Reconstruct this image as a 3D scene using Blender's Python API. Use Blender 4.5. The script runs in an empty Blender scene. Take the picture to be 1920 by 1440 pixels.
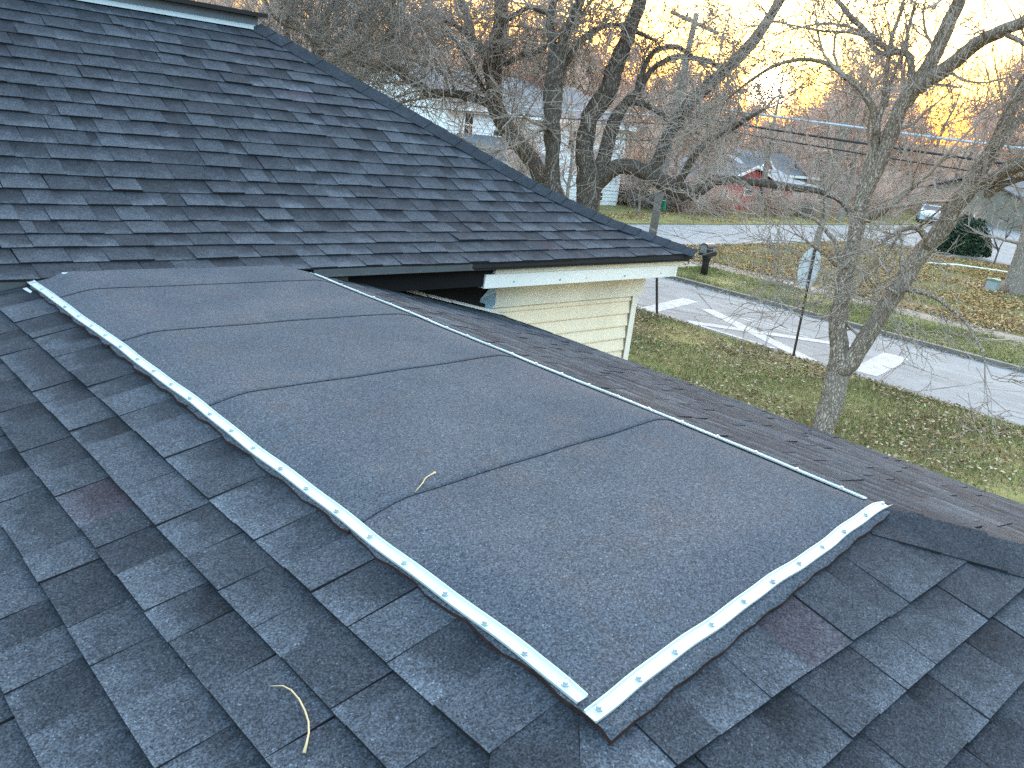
import bpy, math, random
import numpy as np
from mathutils import Matrix, Vector

R_ = math.radians
sc = bpy.context.scene
col = sc.collection
rng = random.Random(7)
nrng = np.random.default_rng(11)

# ------------------------------------------------------------------ camera
cam_d = bpy.data.cameras.new("camera")
cam_d.sensor_width = 36.0
cam_d.lens = 1590.0 / 1920.0 * 36.0
cam_d.clip_start = 0.05
cam_d.clip_end = 3000.0
cam = bpy.data.objects.new("camera", cam_d)
col.objects.link(cam)
cam.matrix_world = Matrix(((0.732495, 0.124187, -0.669349, 0.0),
                           (-0.671089, 0.296967, -0.679301, 0.0),
                           (0.114414, 0.946778, 0.300868, 0.0),
                           (0, 0, 0, 1)))
sc.camera = cam

# ------------------------------------------------------------------ sky, sun, exposure
SUN_AZ, SUN_EL = 58.14, 3.34          # azimuth from +Y towards +X
SUN_DIR = Vector((math.sin(R_(SUN_AZ)) * math.cos(R_(SUN_EL)), math.cos(R_(SUN_AZ)) * math.cos(R_(SUN_EL)), math.sin(R_(SUN_EL))))
world = bpy.data.worlds.new("World")
sc.world = world
world.use_nodes = True
wn, wl = world.node_tree.nodes, world.node_tree.links
wn.clear()
wout = wn.new("ShaderNodeOutputWorld")
sky = wn.new("ShaderNodeTexSky")
sky.sky_type = 'NISHITA'
sky.sun_disc = False
sky.sun_elevation = R_(SUN_EL)
sky.sun_rotation = R_(SUN_AZ)
sky.air_density = 1.0
sky.dust_density = 3.2
sky.ozone_density = 1.15
bg = wn.new("ShaderNodeBackground")
bg.inputs[1].default_value = 0.15
# the glow of the low sun in the hazy air around it
geo = wn.new("ShaderNodeTexCoord")
dot = wn.new("ShaderNodeVectorMath"); dot.operation = 'DOT_PRODUCT'
nrm = wn.new("ShaderNodeVectorMath"); nrm.operation = 'NORMALIZE'
wl.new(geo.outputs['Generated'], nrm.inputs[0])
wl.new(nrm.outputs[0], dot.inputs[0])
dot.inputs[1].default_value = SUN_DIR
# a deep band of dusk haze all round the horizon reddens and dims the low sky
sepz = wn.new("ShaderNodeSeparateXYZ"); wl.new(nrm.outputs[0], sepz.inputs[0])
band = wn.new("ShaderNodeValToRGB"); wl.new(sepz.outputs[2], band.inputs[0])
be = band.color_ramp.elements
for i_, (p_, c_) in enumerate(((0.0, (.075, .040, .015)), (.075, (.145, .122, .095)), (.16, (.19, .19, .20)), (.27, (.30, .30, .30)), (.42, (1, 1, 1)))):
    if i_ >= 2: be.new(p_)
for i_, (p_, c_) in enumerate(((0.0, (.075, .040, .015)), (.075, (.145, .122, .095)), (.16, (.19, .19, .20)), (.27, (.30, .30, .30)), (.42, (1, 1, 1)))):
    be[i_].position = p_; be[i_].color = (*c_, 1)
hz = wn.new("ShaderNodeMix"); hz.data_type = 'RGBA'; hz.blend_type = 'MULTIPLY'; hz.inputs[0].default_value = 1.0
wl.new(sky.outputs[0], hz.inputs[6]); wl.new(band.outputs[0], hz.inputs[7]); wl.new(hz.outputs[2], bg.inputs[0])
def wmath(op, a, b=None, clamp=False):
    n = wn.new("ShaderNodeMath"); n.operation = op; n.use_clamp = clamp
    for i, v in enumerate((a, b)):
        if v is None: continue
        if hasattr(v, 'links'): wl.new(v, n.inputs[i])
        else: n.inputs[i].default_value = v
    return n.outputs[0]
mx = wmath('MAXIMUM', dot.outputs['Value'], 0.0)
glow_wide = wmath('MULTIPLY', wmath('POWER', mx, 14.0), 0.0)
glow_mid = wmath('MULTIPLY', wmath('POWER', mx, 260.0), 0.05)
glow_core = wmath('MULTIPLY', wmath('POWER', mx, 9000.0), 3.0)
ad1 = wn.new("ShaderNodeAddShader"); ad2 = wn.new("ShaderNodeAddShader"); ad3 = wn.new("ShaderNodeAddShader")
def glow(colr, strength):
    b = wn.new("ShaderNodeBackground"); b.inputs[0].default_value = (*colr, 1); wl.new(strength, b.inputs[1]); return b
g1 = glow((1.0, 0.80, 0.52), glow_wide); g2 = glow((1.0, 0.52, 0.10), glow_mid); g3 = glow((1.0, 0.80, 0.45), glow_core)
wl.new(bg.outputs[0], ad1.inputs[0]); wl.new(g1.outputs[0], ad1.inputs[1])
wl.new(ad1.outputs[0], ad2.inputs[0]); wl.new(g2.outputs[0], ad2.inputs[1])
wl.new(ad2.outputs[0], ad3.inputs[0]); wl.new(g3.outputs[0], ad3.inputs[1])
wl.new(ad3.outputs[0], wout.inputs[0])

sun_d = bpy.data.lights.new("sun", 'SUN')
sun_d.energy = 0.25
sun_d.angle = R_(0.5)
sun_d.color = (1.0, 0.72, 0.42)
sun = bpy.data.objects.new("sun", sun_d)
col.objects.link(sun)
sun.rotation_euler = (-SUN_DIR).to_track_quat('-Z', 'Y').to_euler()

vs = sc.view_settings
vs.view_transform = 'Standard'; vs.look = 'None'; vs.gamma = 1.0; vs.exposure = 4.85; vs.use_curve_mapping = False
sc.cycles.max_bounces = 5; sc.cycles.diffuse_bounces = 2; sc.cycles.glossy_bounces = 2; sc.cycles.transmission_bounces = 2
sc.cycles.use_denoising = False
sc.cycles.sample_clamp_indirect = 4.0

G = -4.5                              # ground level; the camera is the origin

# ------------------------------------------------------------------ helpers
def link(o, parent=None):
    col.objects.link(o)
    if parent is not None: o.parent = parent
    return o

def tag(o, label=None, cat=None, group=None, kind=None):
    for k, v in (('label', label), ('category', cat), ('group', group), ('kind', kind)):
        if v: o[k] = v
    return o

def empty(name, loc=(0, 0, 0)):
    o = bpy.data.objects.new(name, None); o.location = loc; o.empty_display_size = 0.2
    return link(o)

def mesh_of(name, verts, faces, mats=(), midx=None, attrs=None, smooth=False):
    me = bpy.data.meshes.new(name)
    verts = [tuple(v) for v in verts]
    me.from_pydata(verts, [], faces)
    for m in (mats if isinstance(mats, (list, tuple)) else [mats]): me.materials.append(m)
    if midx is not None: me.polygons.foreach_set('material_index', midx)
    if attrs:
        for k, v in attrs.items():
            a = me.attributes.new(k, 'FLOAT', 'POINT'); a.data.foreach_set('value', np.asarray(v, np.float32))
    if smooth: me.polygons.foreach_set('use_smooth', [True] * len(me.polygons))
    me.update()
    return me

def obj(name, me, parent=None, local=False):
    """link a mesh as one object; its coordinates stay world coordinates unless it is built about its thing's base (local)"""
    o = bpy.data.objects.new(name, me); link(o, parent)
    if parent is not None and not local:
        p, off = parent, Vector((0, 0, 0))
        while p is not None: off += p.location; p = p.parent
        o.location = -off
    return o

def fast_mesh(name, V, F, mats, smooth=False, attrs=None):
    """V (n,3) float array, F (m,k) int array of equal-sided faces"""
    me = bpy.data.meshes.new(name)
    V = np.ascontiguousarray(V, np.float32); F = np.ascontiguousarray(F, np.int32)
    me.vertices.add(len(V)); me.vertices.foreach_set('co', V.ravel())
    k = F.shape[1]
    me.loops.add(F.size); me.loops.foreach_set('vertex_index', F.ravel())
    me.polygons.add(len(F)); me.polygons.foreach_set('loop_start', np.arange(0, F.size, k, dtype=np.int32))
    try: me.polygons.foreach_set('loop_total', np.full(len(F), k, np.int32))
    except Exception: pass
    if smooth: me.polygons.foreach_set('use_smooth', np.ones(len(F), bool))
    for m in (mats if isinstance(mats, (list, tuple)) else [mats]): me.materials.append(m)
    if attrs:
        for kk, v in attrs.items():
            a = me.attributes.new(kk, 'FLOAT', 'POINT'); a.data.foreach_set('value', np.asarray(v, np.float32))
    me.update(calc_edges=True)
    return me

class MB:
    """collects boxes, prisms and tubes into one mesh"""
    def __init__(self): self.v = []; self.f = []
    def add(self, vs, fs):
        o = len(self.v); self.v += [tuple(p) for p in vs]; self.f += [tuple(i + o for i in f) for f in fs]; return self
    def box(self, x0, x1, y0, y1, z0, z1):
        vs = [(x0,y0,z0),(x1,y0,z0),(x1,y1,z0),(x0,y1,z0),(x0,y0,z1),(x1,y0,z1),(x1,y1,z1),(x0,y1,z1)]
        return self.add(vs, [(3,2,1,0),(4,5,6,7),(0,1,5,4),(1,2,6,5),(2,3,7,6),(3,0,4,7)])
    def prism(self, poly, axis, a, b):
        """poly: 2-D outline in the two other axes (in x,y,z order), extruded along axis from a to b"""
        n = len(poly); vs = []
        for t in (a, b):
            for p in poly:
                q = list(p); q.insert('xyz'.index(axis), t); vs.append(q)
        return self.add(vs, [tuple(range(n))[::-1], tuple(range(n, 2*n))] + [(i, (i+1) % n, n+(i+1) % n, n+i) for i in range(n)])
    def tube(self, pts, radii, sides=8, cap=True):
        pts = [Vector(p) for p in pts]; n = len(pts); vs = []
        if not hasattr(radii, '__len__'): radii = [radii] * n
        t0 = (pts[-1] - pts[0]).normalized()
        ref = Vector((0,0,1)) if abs(t0.z) < .8 else Vector((1,0,0))
        for i, p in enumerate(pts):
            t = (pts[min(i+1, n-1)] - pts[max(i-1, 0)]).normalized()
            a = t.cross(ref).normalized(); b = t.cross(a)
            for k in range(sides):
                an = 2*math.pi*k/sides
                vs.append(p + (a*math.cos(an) + b*math.sin(an)) * radii[i])
        fs = []
        for i in range(n-1):
            for k in range(sides):
                k2 = (k+1) % sides
                fs.append((i*sides+k, i*sides+k2, (i+1)*sides+k2, (i+1)*sides+k))
        if cap: fs += [tuple(range(sides))[::-1], tuple((n-1)*sides+k for k in range(sides))]
        return self.add(vs, fs)
    def build(self, name, mat, parent=None, smooth=False, local=False):
        return obj(name, mesh_of(name, self.v, self.f, mat, smooth=smooth), parent, local)

# ------------------------------------------------------------------ materials
class NT:
    def __init__(self, name, rough=0.8, spec=0.3, metal=0.0):
        self.m = bpy.data.materials.new(name); self.m.use_nodes = True
        self.n = self.m.node_tree.nodes; self.l = self.m.node_tree.links
        self.b = self.n['Principled BSDF']
        self.b.inputs['Roughness'].default_value = rough
        self.b.inputs['Specular IOR Level'].default_value = spec
        self.b.inputs['Metallic'].default_value = metal
        self._pos = None
    def put(self, sock, v):
        if hasattr(v, 'links') or hasattr(v, 'is_output'): self.l.new(v, sock)
        elif isinstance(v, (tuple, list)) and len(v) == 3 and sock.type == 'RGBA': sock.default_value = (*v, 1)
        else: sock.default_value = v
    @property
    def pos(self):
        if self._pos is None: self._pos = self.n.new('ShaderNodeNewGeometry').outputs['Position']
        return self._pos
    def objpos(self): return self.n.new('ShaderNodeTexCoord').outputs['Object']
    def mapped(self, vec, scale=(1,1,1), rot=(0,0,0)):
        m = self.n.new('ShaderNodeMapping'); self.l.new(vec, m.inputs[0]); m.inputs['Scale'].default_value = scale; m.inputs['Rotation'].default_value = rot
        return m.outputs[0]
    def noise(self, scale, detail=2, rough=0.5, vec=None, dist=0.0):
        t = self.n.new('ShaderNodeTexNoise'); self.l.new(vec or self.pos, t.inputs['Vector'])
        t.inputs['Scale'].default_value = scale; t.inputs['Detail'].default_value = detail; t.inputs['Roughness'].default_value = rough; t.inputs['Distortion'].default_value = dist
        return t.outputs['Fac']
    def voro(self, scale, vec=None, out='Distance', feature='F1'):
        t = self.n.new('ShaderNodeTexVoronoi'); t.feature = feature; self.l.new(vec or self.pos, t.inputs['Vector']); t.inputs['Scale'].default_value = scale
        return t.outputs[out]
    def attr(self, name):
        a = self.n.new('ShaderNodeAttribute'); a.attribute_name = name; return a.outputs['Fac']
    def rand(self): return self.n.new('ShaderNodeObjectInfo').outputs['Random']
    def math(self, op, a, b=0.0, clamp=False):
        n = self.n.new('ShaderNodeMath'); n.operation = op; n.use_clamp = clamp
        self.put(n.inputs[0], a); self.put(n.inputs[1], b); return n.outputs[0]
    def ramp(self, fac, stops):
        r = self.n.new('ShaderNodeValToRGB'); self.l.new(fac, r.inputs[0]); e = r.color_ramp.elements
        while len(e) < len(stops): e.new(0.5)
        for i, (p, c) in enumerate(stops):
            e[i].position = p; e[i].color = (*c, 1) if len(c) == 3 else c
        return r.outputs[0]
    def maprange(self, v, a, b, c=0.0, d=1.0):
        n = self.n.new('ShaderNodeMapRange'); self.l.new(v, n.inputs[0])
        for i, x in enumerate((a, b, c, d)): n.inputs[i+1].default_value = x
        return n.outputs[0]
    def mix(self, f, a, b, mode='MIX'):
        n = self.n.new('ShaderNodeMix'); n.data_type = 'RGBA'; n.blend_type = mode
        self.put(n.inputs[0], f); self.put(n.inputs[6], a); self.put(n.inputs[7], b); return n.outputs[2]
    def grey(self, v):
        c = self.n.new('ShaderNodeCombineColor')
        for i in range(3): self.put(c.inputs[i], v)
        return c.outputs[0]
    def color(self, c): self.put(self.b.inputs['Base Color'], c); return self
    def bump(self, h, strength=0.5, dist=0.01):
        b = self.n.new('ShaderNodeBump'); b.inputs['Strength'].default_value = strength; b.inputs['Distance'].default_value = dist
        self.l.new(h, b.inputs['Height']); self.l.new(b.outputs[0], self.b.inputs['Normal']); return self

def granules(t, strong=1.0):
    """mineral granule speckle: a multiplier around 1"""
    fine = t.voro(330, out='Color')
    sep = t.n.new('ShaderNodeSeparateColor'); t.l.new(fine, sep.inputs[0])
    a = t.maprange(sep.outputs[0], 0, 1, 1 - .55*strong, 1 + .55*strong)
    b = t.noise(150, 2, .6)
    b = t.maprange(b, .3, .7, 1 - .3*strong, 1 + .3*strong)
    white = t.math('GREATER_THAN', sep.outputs[1], .985)
    return t.math('ADD', t.math('MULTIPLY', a, b), t.math('MULTIPLY', white, 1.3*strong)), sep.outputs[2]

def shingle_mat():
    t = NT('asphalt_shingle', .92, .22)
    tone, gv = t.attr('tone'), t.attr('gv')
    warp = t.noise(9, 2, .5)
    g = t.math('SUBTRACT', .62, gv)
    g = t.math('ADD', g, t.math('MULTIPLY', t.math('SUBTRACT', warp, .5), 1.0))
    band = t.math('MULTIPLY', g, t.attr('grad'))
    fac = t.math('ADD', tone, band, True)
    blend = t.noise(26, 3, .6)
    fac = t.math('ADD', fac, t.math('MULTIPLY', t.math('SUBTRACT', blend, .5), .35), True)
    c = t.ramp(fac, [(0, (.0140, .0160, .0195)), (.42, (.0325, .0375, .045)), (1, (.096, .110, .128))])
    red = t.math('GREATER_THAN', t.attr('hue'), .996)
    c = t.mix(t.math('MULTIPLY', red, .22), c, (.075, .045, .055))
    gr, h = granules(t)
    c = t.mix(1.0, c, t.grey(gr), 'MULTIPLY')
    t.b.inputs['Specular IOR Level'].default_value = .08
    t.color(c).bump(h, .55, .002)
    return t.m

def membrane_mat():
    t = NT('granule_membrane', .92, .08)
    blot = t.noise(2.2, 4, .6)
    c = t.ramp(blot, [(.25, (.049, .058, .072)), (.5, (.062, .071, .084)), (.75, (.080, .084, .096))])
    brown = t.noise(5.5, 3, .6, vec=t.mapped(t.pos, (1, 1, 1), (.3, .2, .8)))
    c = t.mix(t.maprange(brown, .52, .75, 0, .55), c, (.079, .073, .076))
    gr, h = granules(t, .95)
    c = t.mix(1.0, c, t.grey(gr), 'MULTIPLY')
    t.color(c).bump(h, .5, .002)
    return t.m

def plain(name, c, rough=.6, spec=.3, metal=0.0, var=.12, scale=6.0, dirt=None):
    t = NT(name, rough, spec, metal)
    n = t.noise(scale, 4, .6)
    lo = tuple(x*(1-var) for x in c); hi = tuple(min(1, x*(1+var)) for x in c)
    cc = t.ramp(n, [(.3, lo), (.7, hi)])
    if dirt:
        d = t.noise(scale*.6, 5, .65, vec=t.mapped(t.pos, (1, 1, .35)))
        cc = t.mix(t.maprange(d, .52, .72, 0, .6), cc, dirt)
    t.color(cc)
    return t.m

def bark_mat(name, c0, c1, c2, s=1.0):
    t = NT(name, .95, .15)
    v = t.mapped(t.pos, (24*s, 24*s, 6*s))
    wob = t.n.new('ShaderNodeTexNoise'); t.l.new(t.pos, wob.inputs['Vector']); wob.inputs['Scale'].default_value = 7*s
    addv = t.n.new('ShaderNodeVectorMath'); addv.operation = 'MULTIPLY_ADD'
    t.l.new(wob.outputs['Color'], addv.inputs[0]); addv.inputs[1].default_value = (3, 3, 3); t.l.new(v, addv.inputs[2])
    d = t.voro(1.0, vec=addv.outputs[0], feature='DISTANCE_TO_EDGE')
    fine = t.noise(60*s, 3, .6)
    big = t.noise(1.6, 3, .6)
    f = t.math('ADD', t.math('MULTIPLY', t.math('MINIMUM', d, .4), 1.7), t.math('MULTIPLY', t.math('SUBTRACT', fine, .5), .5), True)
    c = t.ramp(f, [(0, c0), (.35, c1), (.8, c2)])
    c = t.mix(t.maprange(big, .45, .7, 0, .45), c, tuple(x*.72 for x in c1))
    moss = t.noise(3.1, 4, .65)
    c = t.mix(t.maprange(moss, .58, .72, 0, .35), c, (.085, .088, .062))
    t.color(c).bump(d, .9, .03)
    return t.m

def lawn_mat(name, cover, cols=None):
    """short grass seen from above with leaf litter in patches; cover shifts how much litter"""
    t = NT(name, .95, .1)
    p1 = t.noise(.55, 4, .6); p2 = t.noise(2.6, 4, .65); fine = t.noise(38, 3, .7)
    g = t.math('ADD', t.math('MULTIPLY', p2, .55), t.math('MULTIPLY', fine, .45))
    grass = t.ramp(g, [(.32, (.08, .082, .030)), (.5, (.20, .188, .074)), (.62, (.30, .26, .115)), (.74, (.38, .31, .17))])
    litter = t.ramp(t.noise(30, 3, .7), [(.35, (.055, .035, .020)), (.5, (.14, .090, .045)), (.65, (.23, .16, .09))])
    lf = t.math('ADD', t.math('MULTIPLY', p1, .6), t.math('ADD', t.math('MULTIPLY', p2, .25), t.math('MULTIPLY', fine, .3)))
    c = t.mix(t.maprange(lf, .60 - cover, .70 - cover, 0, .8), grass, litter)
    t.color(c).bump(fine, .6, .03)
    return t.m

def asphalt_mat():
    t = NT('worn_asphalt', .9, .2)
    big = t.noise(.35, 4, .6); mid = t.noise(1.7, 5, .65, vec=t.mapped(t.pos, (1.6, .5, 1))); fine = t.noise(90, 2, .6)
    c = t.ramp(mid, [(.3, (.175, .178, .178)), (.5, (.235, .24, .24)), (.72, (.30, .305, .30))])
    c = t.mix(t.maprange(big, .4, .65, 0, .5), c, (.20, .202, .204))
    crack = t.voro(.42, vec=t.mapped(t.pos, (1, 1, 0)), feature='DISTANCE_TO_EDGE')
    wob = t.noise(1.3, 3, .6)
    ck = t.math('LESS_THAN', t.math('ADD', crack, t.math('MULTIPLY', wob, .02)), .0165)
    c = t.mix(t.math('MULTIPLY', ck, .85), c, (.05, .05, .052))
    c = t.mix(t.maprange(fine, .3, .7, 0, .25), c, (.11, .11, .115))
    t.color(c).bump(fine, .3, .006)
    return t.m

def paint_mat():
    t = NT('worn_road_paint', .85, .25)
    w = t.noise(5, 5, .7, vec=t.mapped(t.pos, (1.8, .8, 1))); f = t.noise(45, 3, .7)
    k = t.math('ADD', t.math('MULTIPLY', w, .7), t.math('MULTIPLY', f, .3))
    t.color(t.ramp(k, [(.38, (.26, .262, .262)), (.50, (.37, .373, .365)), (.74, (.50, .50, .48))]))
    return t.m

def concrete_mat(name='concrete', c=(.30, .285, .26)):
    t = NT(name, .9, .2)
    n = t.noise(3, 5, .65); f = t.noise(60, 2, .6)
    cc = t.ramp(n, [(.3, tuple(x*.72 for x in c)), (.7, tuple(x*1.12 for x in c))])
    cc = t.mix(t.maprange(f, .35, .7, 0, .25), cc, tuple(x*.6 for x in c))
    t.color(cc); return t.m

def leaf_mat(name, stops, rough=.8):
    t = NT(name, rough, .2)
    t.color(t.ramp(t.attr('tone'), stops)); return t.m

M_SHINGLE = shingle_mat()
M_EDGE = plain('shingle_cut_edge', (.020, .020, .023), .95, .1)
M_DECKING = plain('roof_underlay', (.018, .018, .020), .9, .1)
M_MEMB = membrane_mat()
M_MEMB_EDGE = plain('membrane_cut_edge', (.034, .020, .018), .9, .1, var=.35, scale=40)
M_ALU = plain('mill_aluminium', (.43, .475, .475), .45, .4, .2, var=.05, scale=9)
M_SCREW = plain('galvanised_screw', (.42, .47, .48), .45, .5, .6)
M_FLASH = plain('dark_metal_flashing', (.014, .016, .018), .6, .3, .0, var=.2, scale=7)
M_GREYFLASH = plain('grey_metal_flashing', (.075, .082, .085), .55, .4, .1, var=.15, scale=7)
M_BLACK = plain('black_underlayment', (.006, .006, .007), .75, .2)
M_WHITE = plain('white_trim', (.80, .76, .71), .5, .35, var=.04, scale=4, dirt=(.60, .58, .53))
M_CREAMTRIM = plain('offwhite_trim', (.76, .69, .59), .55, .3, var=.05, scale=3, dirt=(.50, .47, .40))
M_SIDING = plain('cream_vinyl_siding', (.76, .635, .475), .5, .3, var=.04, scale=3, dirt=(.58, .50, .35))
M_ASPHALT = asphalt_mat()
M_PAINT = paint_mat()
M_CONC = concrete_mat()
M_KERB = concrete_mat('kerb_concrete', (.20, .185, .165))
M_LAWN = lawn_mat('lawn_with_litter', .03)
M_LAWN_GREEN = lawn_mat('green_lawn', -.06)
M_LAWN_LEAFY = lawn_mat('leafy_lawn', .16)
M_WOODFLOOR = plain('forest_floor', (.17, .118, .085), .95, .1, var=.4, scale=.9)
M_BARK = bark_mat('furrowed_bark', (.105, .082, .066), (.33, .27, .215), (.56, .475, .39), 1.1)
M_BARK_DARK = bark_mat('dark_bark', (.050, .040, .034), (.165, .138, .115), (.31, .27, .225), .8)
M_TWIG = plain('bare_twig', (.31, .255, .215), .9, .15, var=.35, scale=1.5)
M_TWIG_PALE = plain('pale_bare_twig', (.27, .235, .21), .9, .15, var=.35, scale=1.5)
M_TWIG_FAR = plain('distant_twig', (.50, .345, .27), .9, .1, var=.3, scale=.5)

# ------------------------------------------------------------------ setting: ground, roads
def sheet(name, x0, x1, y0, y1, z, mat, kind='structure'):
    o = obj(name, mesh_of(name, [(x0,y0,z),(x1,y0,z),(x1,y1,z),(x0,y1,z)], [(0,1,2,3)], mat)); o['kind'] = kind; return o

def terrain():
    """one sheet to the horizon: flat near the houses, a low wooded rise behind"""
    rr = [0, 20, 40, 60, 75, 90, 105, 120, 140, 160, 190, 230, 300, 450, 900, 2000]
    na = 96; V = []; F = []
    for r in rr:
        for k in range(na):
            a = 2*math.pi*k/na
            t = min(max((r-85)/150, 0), 1); t = t*t*(3-2*t)
            h = t*(8.0 + 1.6*math.sin(a*5+1) + 1.1*math.sin(a*11))
            V.append((30 + r*math.sin(a), 20 + r*math.cos(a), G + h - .004))
    for i in range(len(rr)-1):
        for k in range(na):
            k2 = (k+1) % na
            F.append((i*na+k, i*na+k2, (i+1)*na+k2, (i+1)*na+k))
    me = mesh_of('ground', V, F, [M_LAWN, M_WOODFLOOR], midx=[0 if i < 5 else 1 for i in range(len(rr)-1) for k in range(na)], smooth=True)
    o = obj('ground', me); o['kind'] = 'structure'
terrain()

VERGE = G + .09
sheet('road', 17.75, 22.8, -70, 21.6, G + .004, M_ASPHALT)
sheet('cross_street', -60, 180, 21.6, 27.0, G + .004, M_ASPHALT)
sheet('side_road', 17.4, 23.0, 27.0, 85, G + .004, M_ASPHALT)
def slab(name, x0, x1, y0, y1, z0, z1, mat, kind='structure'):
    o = MB().box(x0, x1, y0, y1, z0, z1).build(name, mat); o['kind'] = kind; return o
slab('grass_verge', 22.96, 26.35, -60, 17.6, G - .1, VERGE, M_LAWN_GREEN)
slab('sidewalk', 26.35, 27.5, -60, 21.2, G - .1, VERGE - .005, concrete_mat('leaf_stained_concrete', (.24, .21, .17)))
slab('corner_lawn', 27.5, 48.0, -60, 21.2, G - .1, VERGE, M_LAWN_LEAFY)
slab('driveway', 22.96, 26.35, 17.6, 19.0, G - .1, VERGE - .03, M_CONC)
slab('verge_corner', 22.96, 26.35, 19.0, 21.2, G - .1, VERGE, M_LAWN_LEAFY)
slab('kerb', 22.8, 22.96, -60, 21.2, G - .1, G + .115, M_KERB)
slab('kerb_cross_street', 22.8, 48, 21.2, 21.36, G - .1, G + .10, M_KERB)
slab('far_verge', 23.0, 120, 27.05, 31.0, G - .1, G + .05, M_LAWN)
sheet('parking_lot', 48.6, 76, -30, 21.6, G + .006, M_ASPHALT)
slab('parking_kerb', 48.0, 48.6, -60, 20.0, G - .1, G + .16, M_KERB)
MB().prism([(37.6, 12.5), (40.7, 12.35), (41.5, 9.0), (39, 5), (35.9, 10.6)], 'z', VERGE - .1, VERGE + .006).build('path', M_CONC)['kind'] = 'structure'
# path: small bare strip of worn soil and leaves at the corner
o = sheet('leaf_litter_strip', 23.2, 24.6, 17.75, 18.9, VERGE - .026, M_LAWN_LEAFY)

# painted railway-crossing warning on the near lane
def paint_strip(name, a, b, w, z=.009, parent=None):
    a, b = Vector((*a, G+z)), Vector((*b, G+z)); d = (b-a).normalized(); s = Vector((-d.y, d.x, 0))*w/2
    n = max(2, int((b-a).length/.25)); V = []; F = []
    for i in range(n+1):
        p = a.lerp(b, i/n)
        V += [p + s*rng.uniform(.93, 1.04), p - s*rng.uniform(.93, 1.04)]
    for i in range(n): F.append((2*i, 2*i+1, 2*i+3, 2*i+2))
    return obj(name, mesh_of(name, V, F, M_PAINT), parent)
mk = empty('road_marking', (19.2, 10.7, G)); tag(mk, 'worn white crossing X with bars painted on the near lane', 'road marking')
paint_strip('cross_bar', (19.95, 12.95), (17.80, 8.60), .40, .009, mk)
paint_strip('cross_bar', (17.95, 12.15), (20.45, 8.95), .36, .013, mk)
paint_strip('stop_bar', (17.80, 13.40), (20.55, 13.95), .52, .009, mk)
paint_strip('stop_bar', (18.15, 7.55), (20.80, 7.95), .62, .009, mk)
paint_strip('edge_line', (17.93, 12.2), (17.90, 9.6), .16, .017, mk)
cl = empty('centre_line', (20.2, 11, G)); tag(cl, 'thin double white line beside the painted road X', 'road marking')
paint_strip('line', (20.02, 11.9), (20.02, 9.9), .09, .009, cl)
paint_strip('line', (20.28, 11.9), (20.28, 10.2), .09, .009, cl)

# ------------------------------------------------------------------ the house with its lower wing
house = empty('house', (2.0, 6.5, G))
tag(house, 'cream sided house with dark shingle hip roof and low flat topped wing', 'house')

SP = .25                                            # slope of the lower roof
DX0, DX1, DY0, DZ = 1.20, 2.335, .945, -.9625       # flat deck of the lower roof
EXP = .143
# frame of a roof face: plan coordinates (u along the courses, s up the slope), height profile z(s)
class Face:
    def __init__(self, place, z, poly): self.place, self.z, self.poly = place, z, poly
    def P(self, u, s, n):
        x, y = self.place(u, s); e = .01
        z = self.z(s); dz = (self.z(s+e)-self.z(s-e))/(2*e); k = 1/math.sqrt(1+dz*dz)
        x2, y2 = self.place(u, s+1)
        gx, gy = x2-x, y2-y
        return (x - gx*dz*k*n, y - gy*dz*k*n, z + k*n)
def clip(poly, conv):
    """Sutherland-Hodgman against a convex counter-clockwise polygon"""
    out = poly
    for i in range(len(conv)):
        ax, ay = conv[i]; bx, by = conv[(i+1) % len(conv)]
        src, out = out, []
        for j in range(len(src)):
            p, q = src[j], src[(j+1) % len(src)]
            dp = (bx-ax)*(p[1]-ay) - (by-ay)*(p[0]-ax); dq = (bx-ax)*(q[1]-ay) - (by-ay)*(q[0]-ax)
            if dp >= 0: out.append(p)
            if (dp >= 0) != (dq >= 0):
                t = dp/(dp-dq); out.append((p[0]+t*(q[0]-p[0]), p[1]+t*(q[1]-p[1])))
        if len(out) < 3: return []
    return out
CAMP = None
IR = np.array([[0.732495, 0.124187, -0.669349], [-0.671089, 0.296967, -0.679301], [0.114414, 0.946778, 0.300868]])
def visible_area(pts):
    """share of the photo's view a piece takes: decides which pieces become parts of their own"""
    c = np.array(pts) @ IR
    if (c[:, 2] > -.2).any(): return 0.0
    x = 960 + 1590*c[:, 0]/-c[:, 2]; y = 720 - 1590*c[:, 1]/-c[:, 2]
    if x.max() < 0 or x.min() > 1920 or y.max() < 0 or y.min() > 1440: return 0.0
    x = np.clip(x, 0, 1920); y = np.clip(y, 0, 1440)
    return abs(np.dot(x, np.roll(y, -1)) - np.dot(y, np.roll(x, -1)))/2

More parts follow.
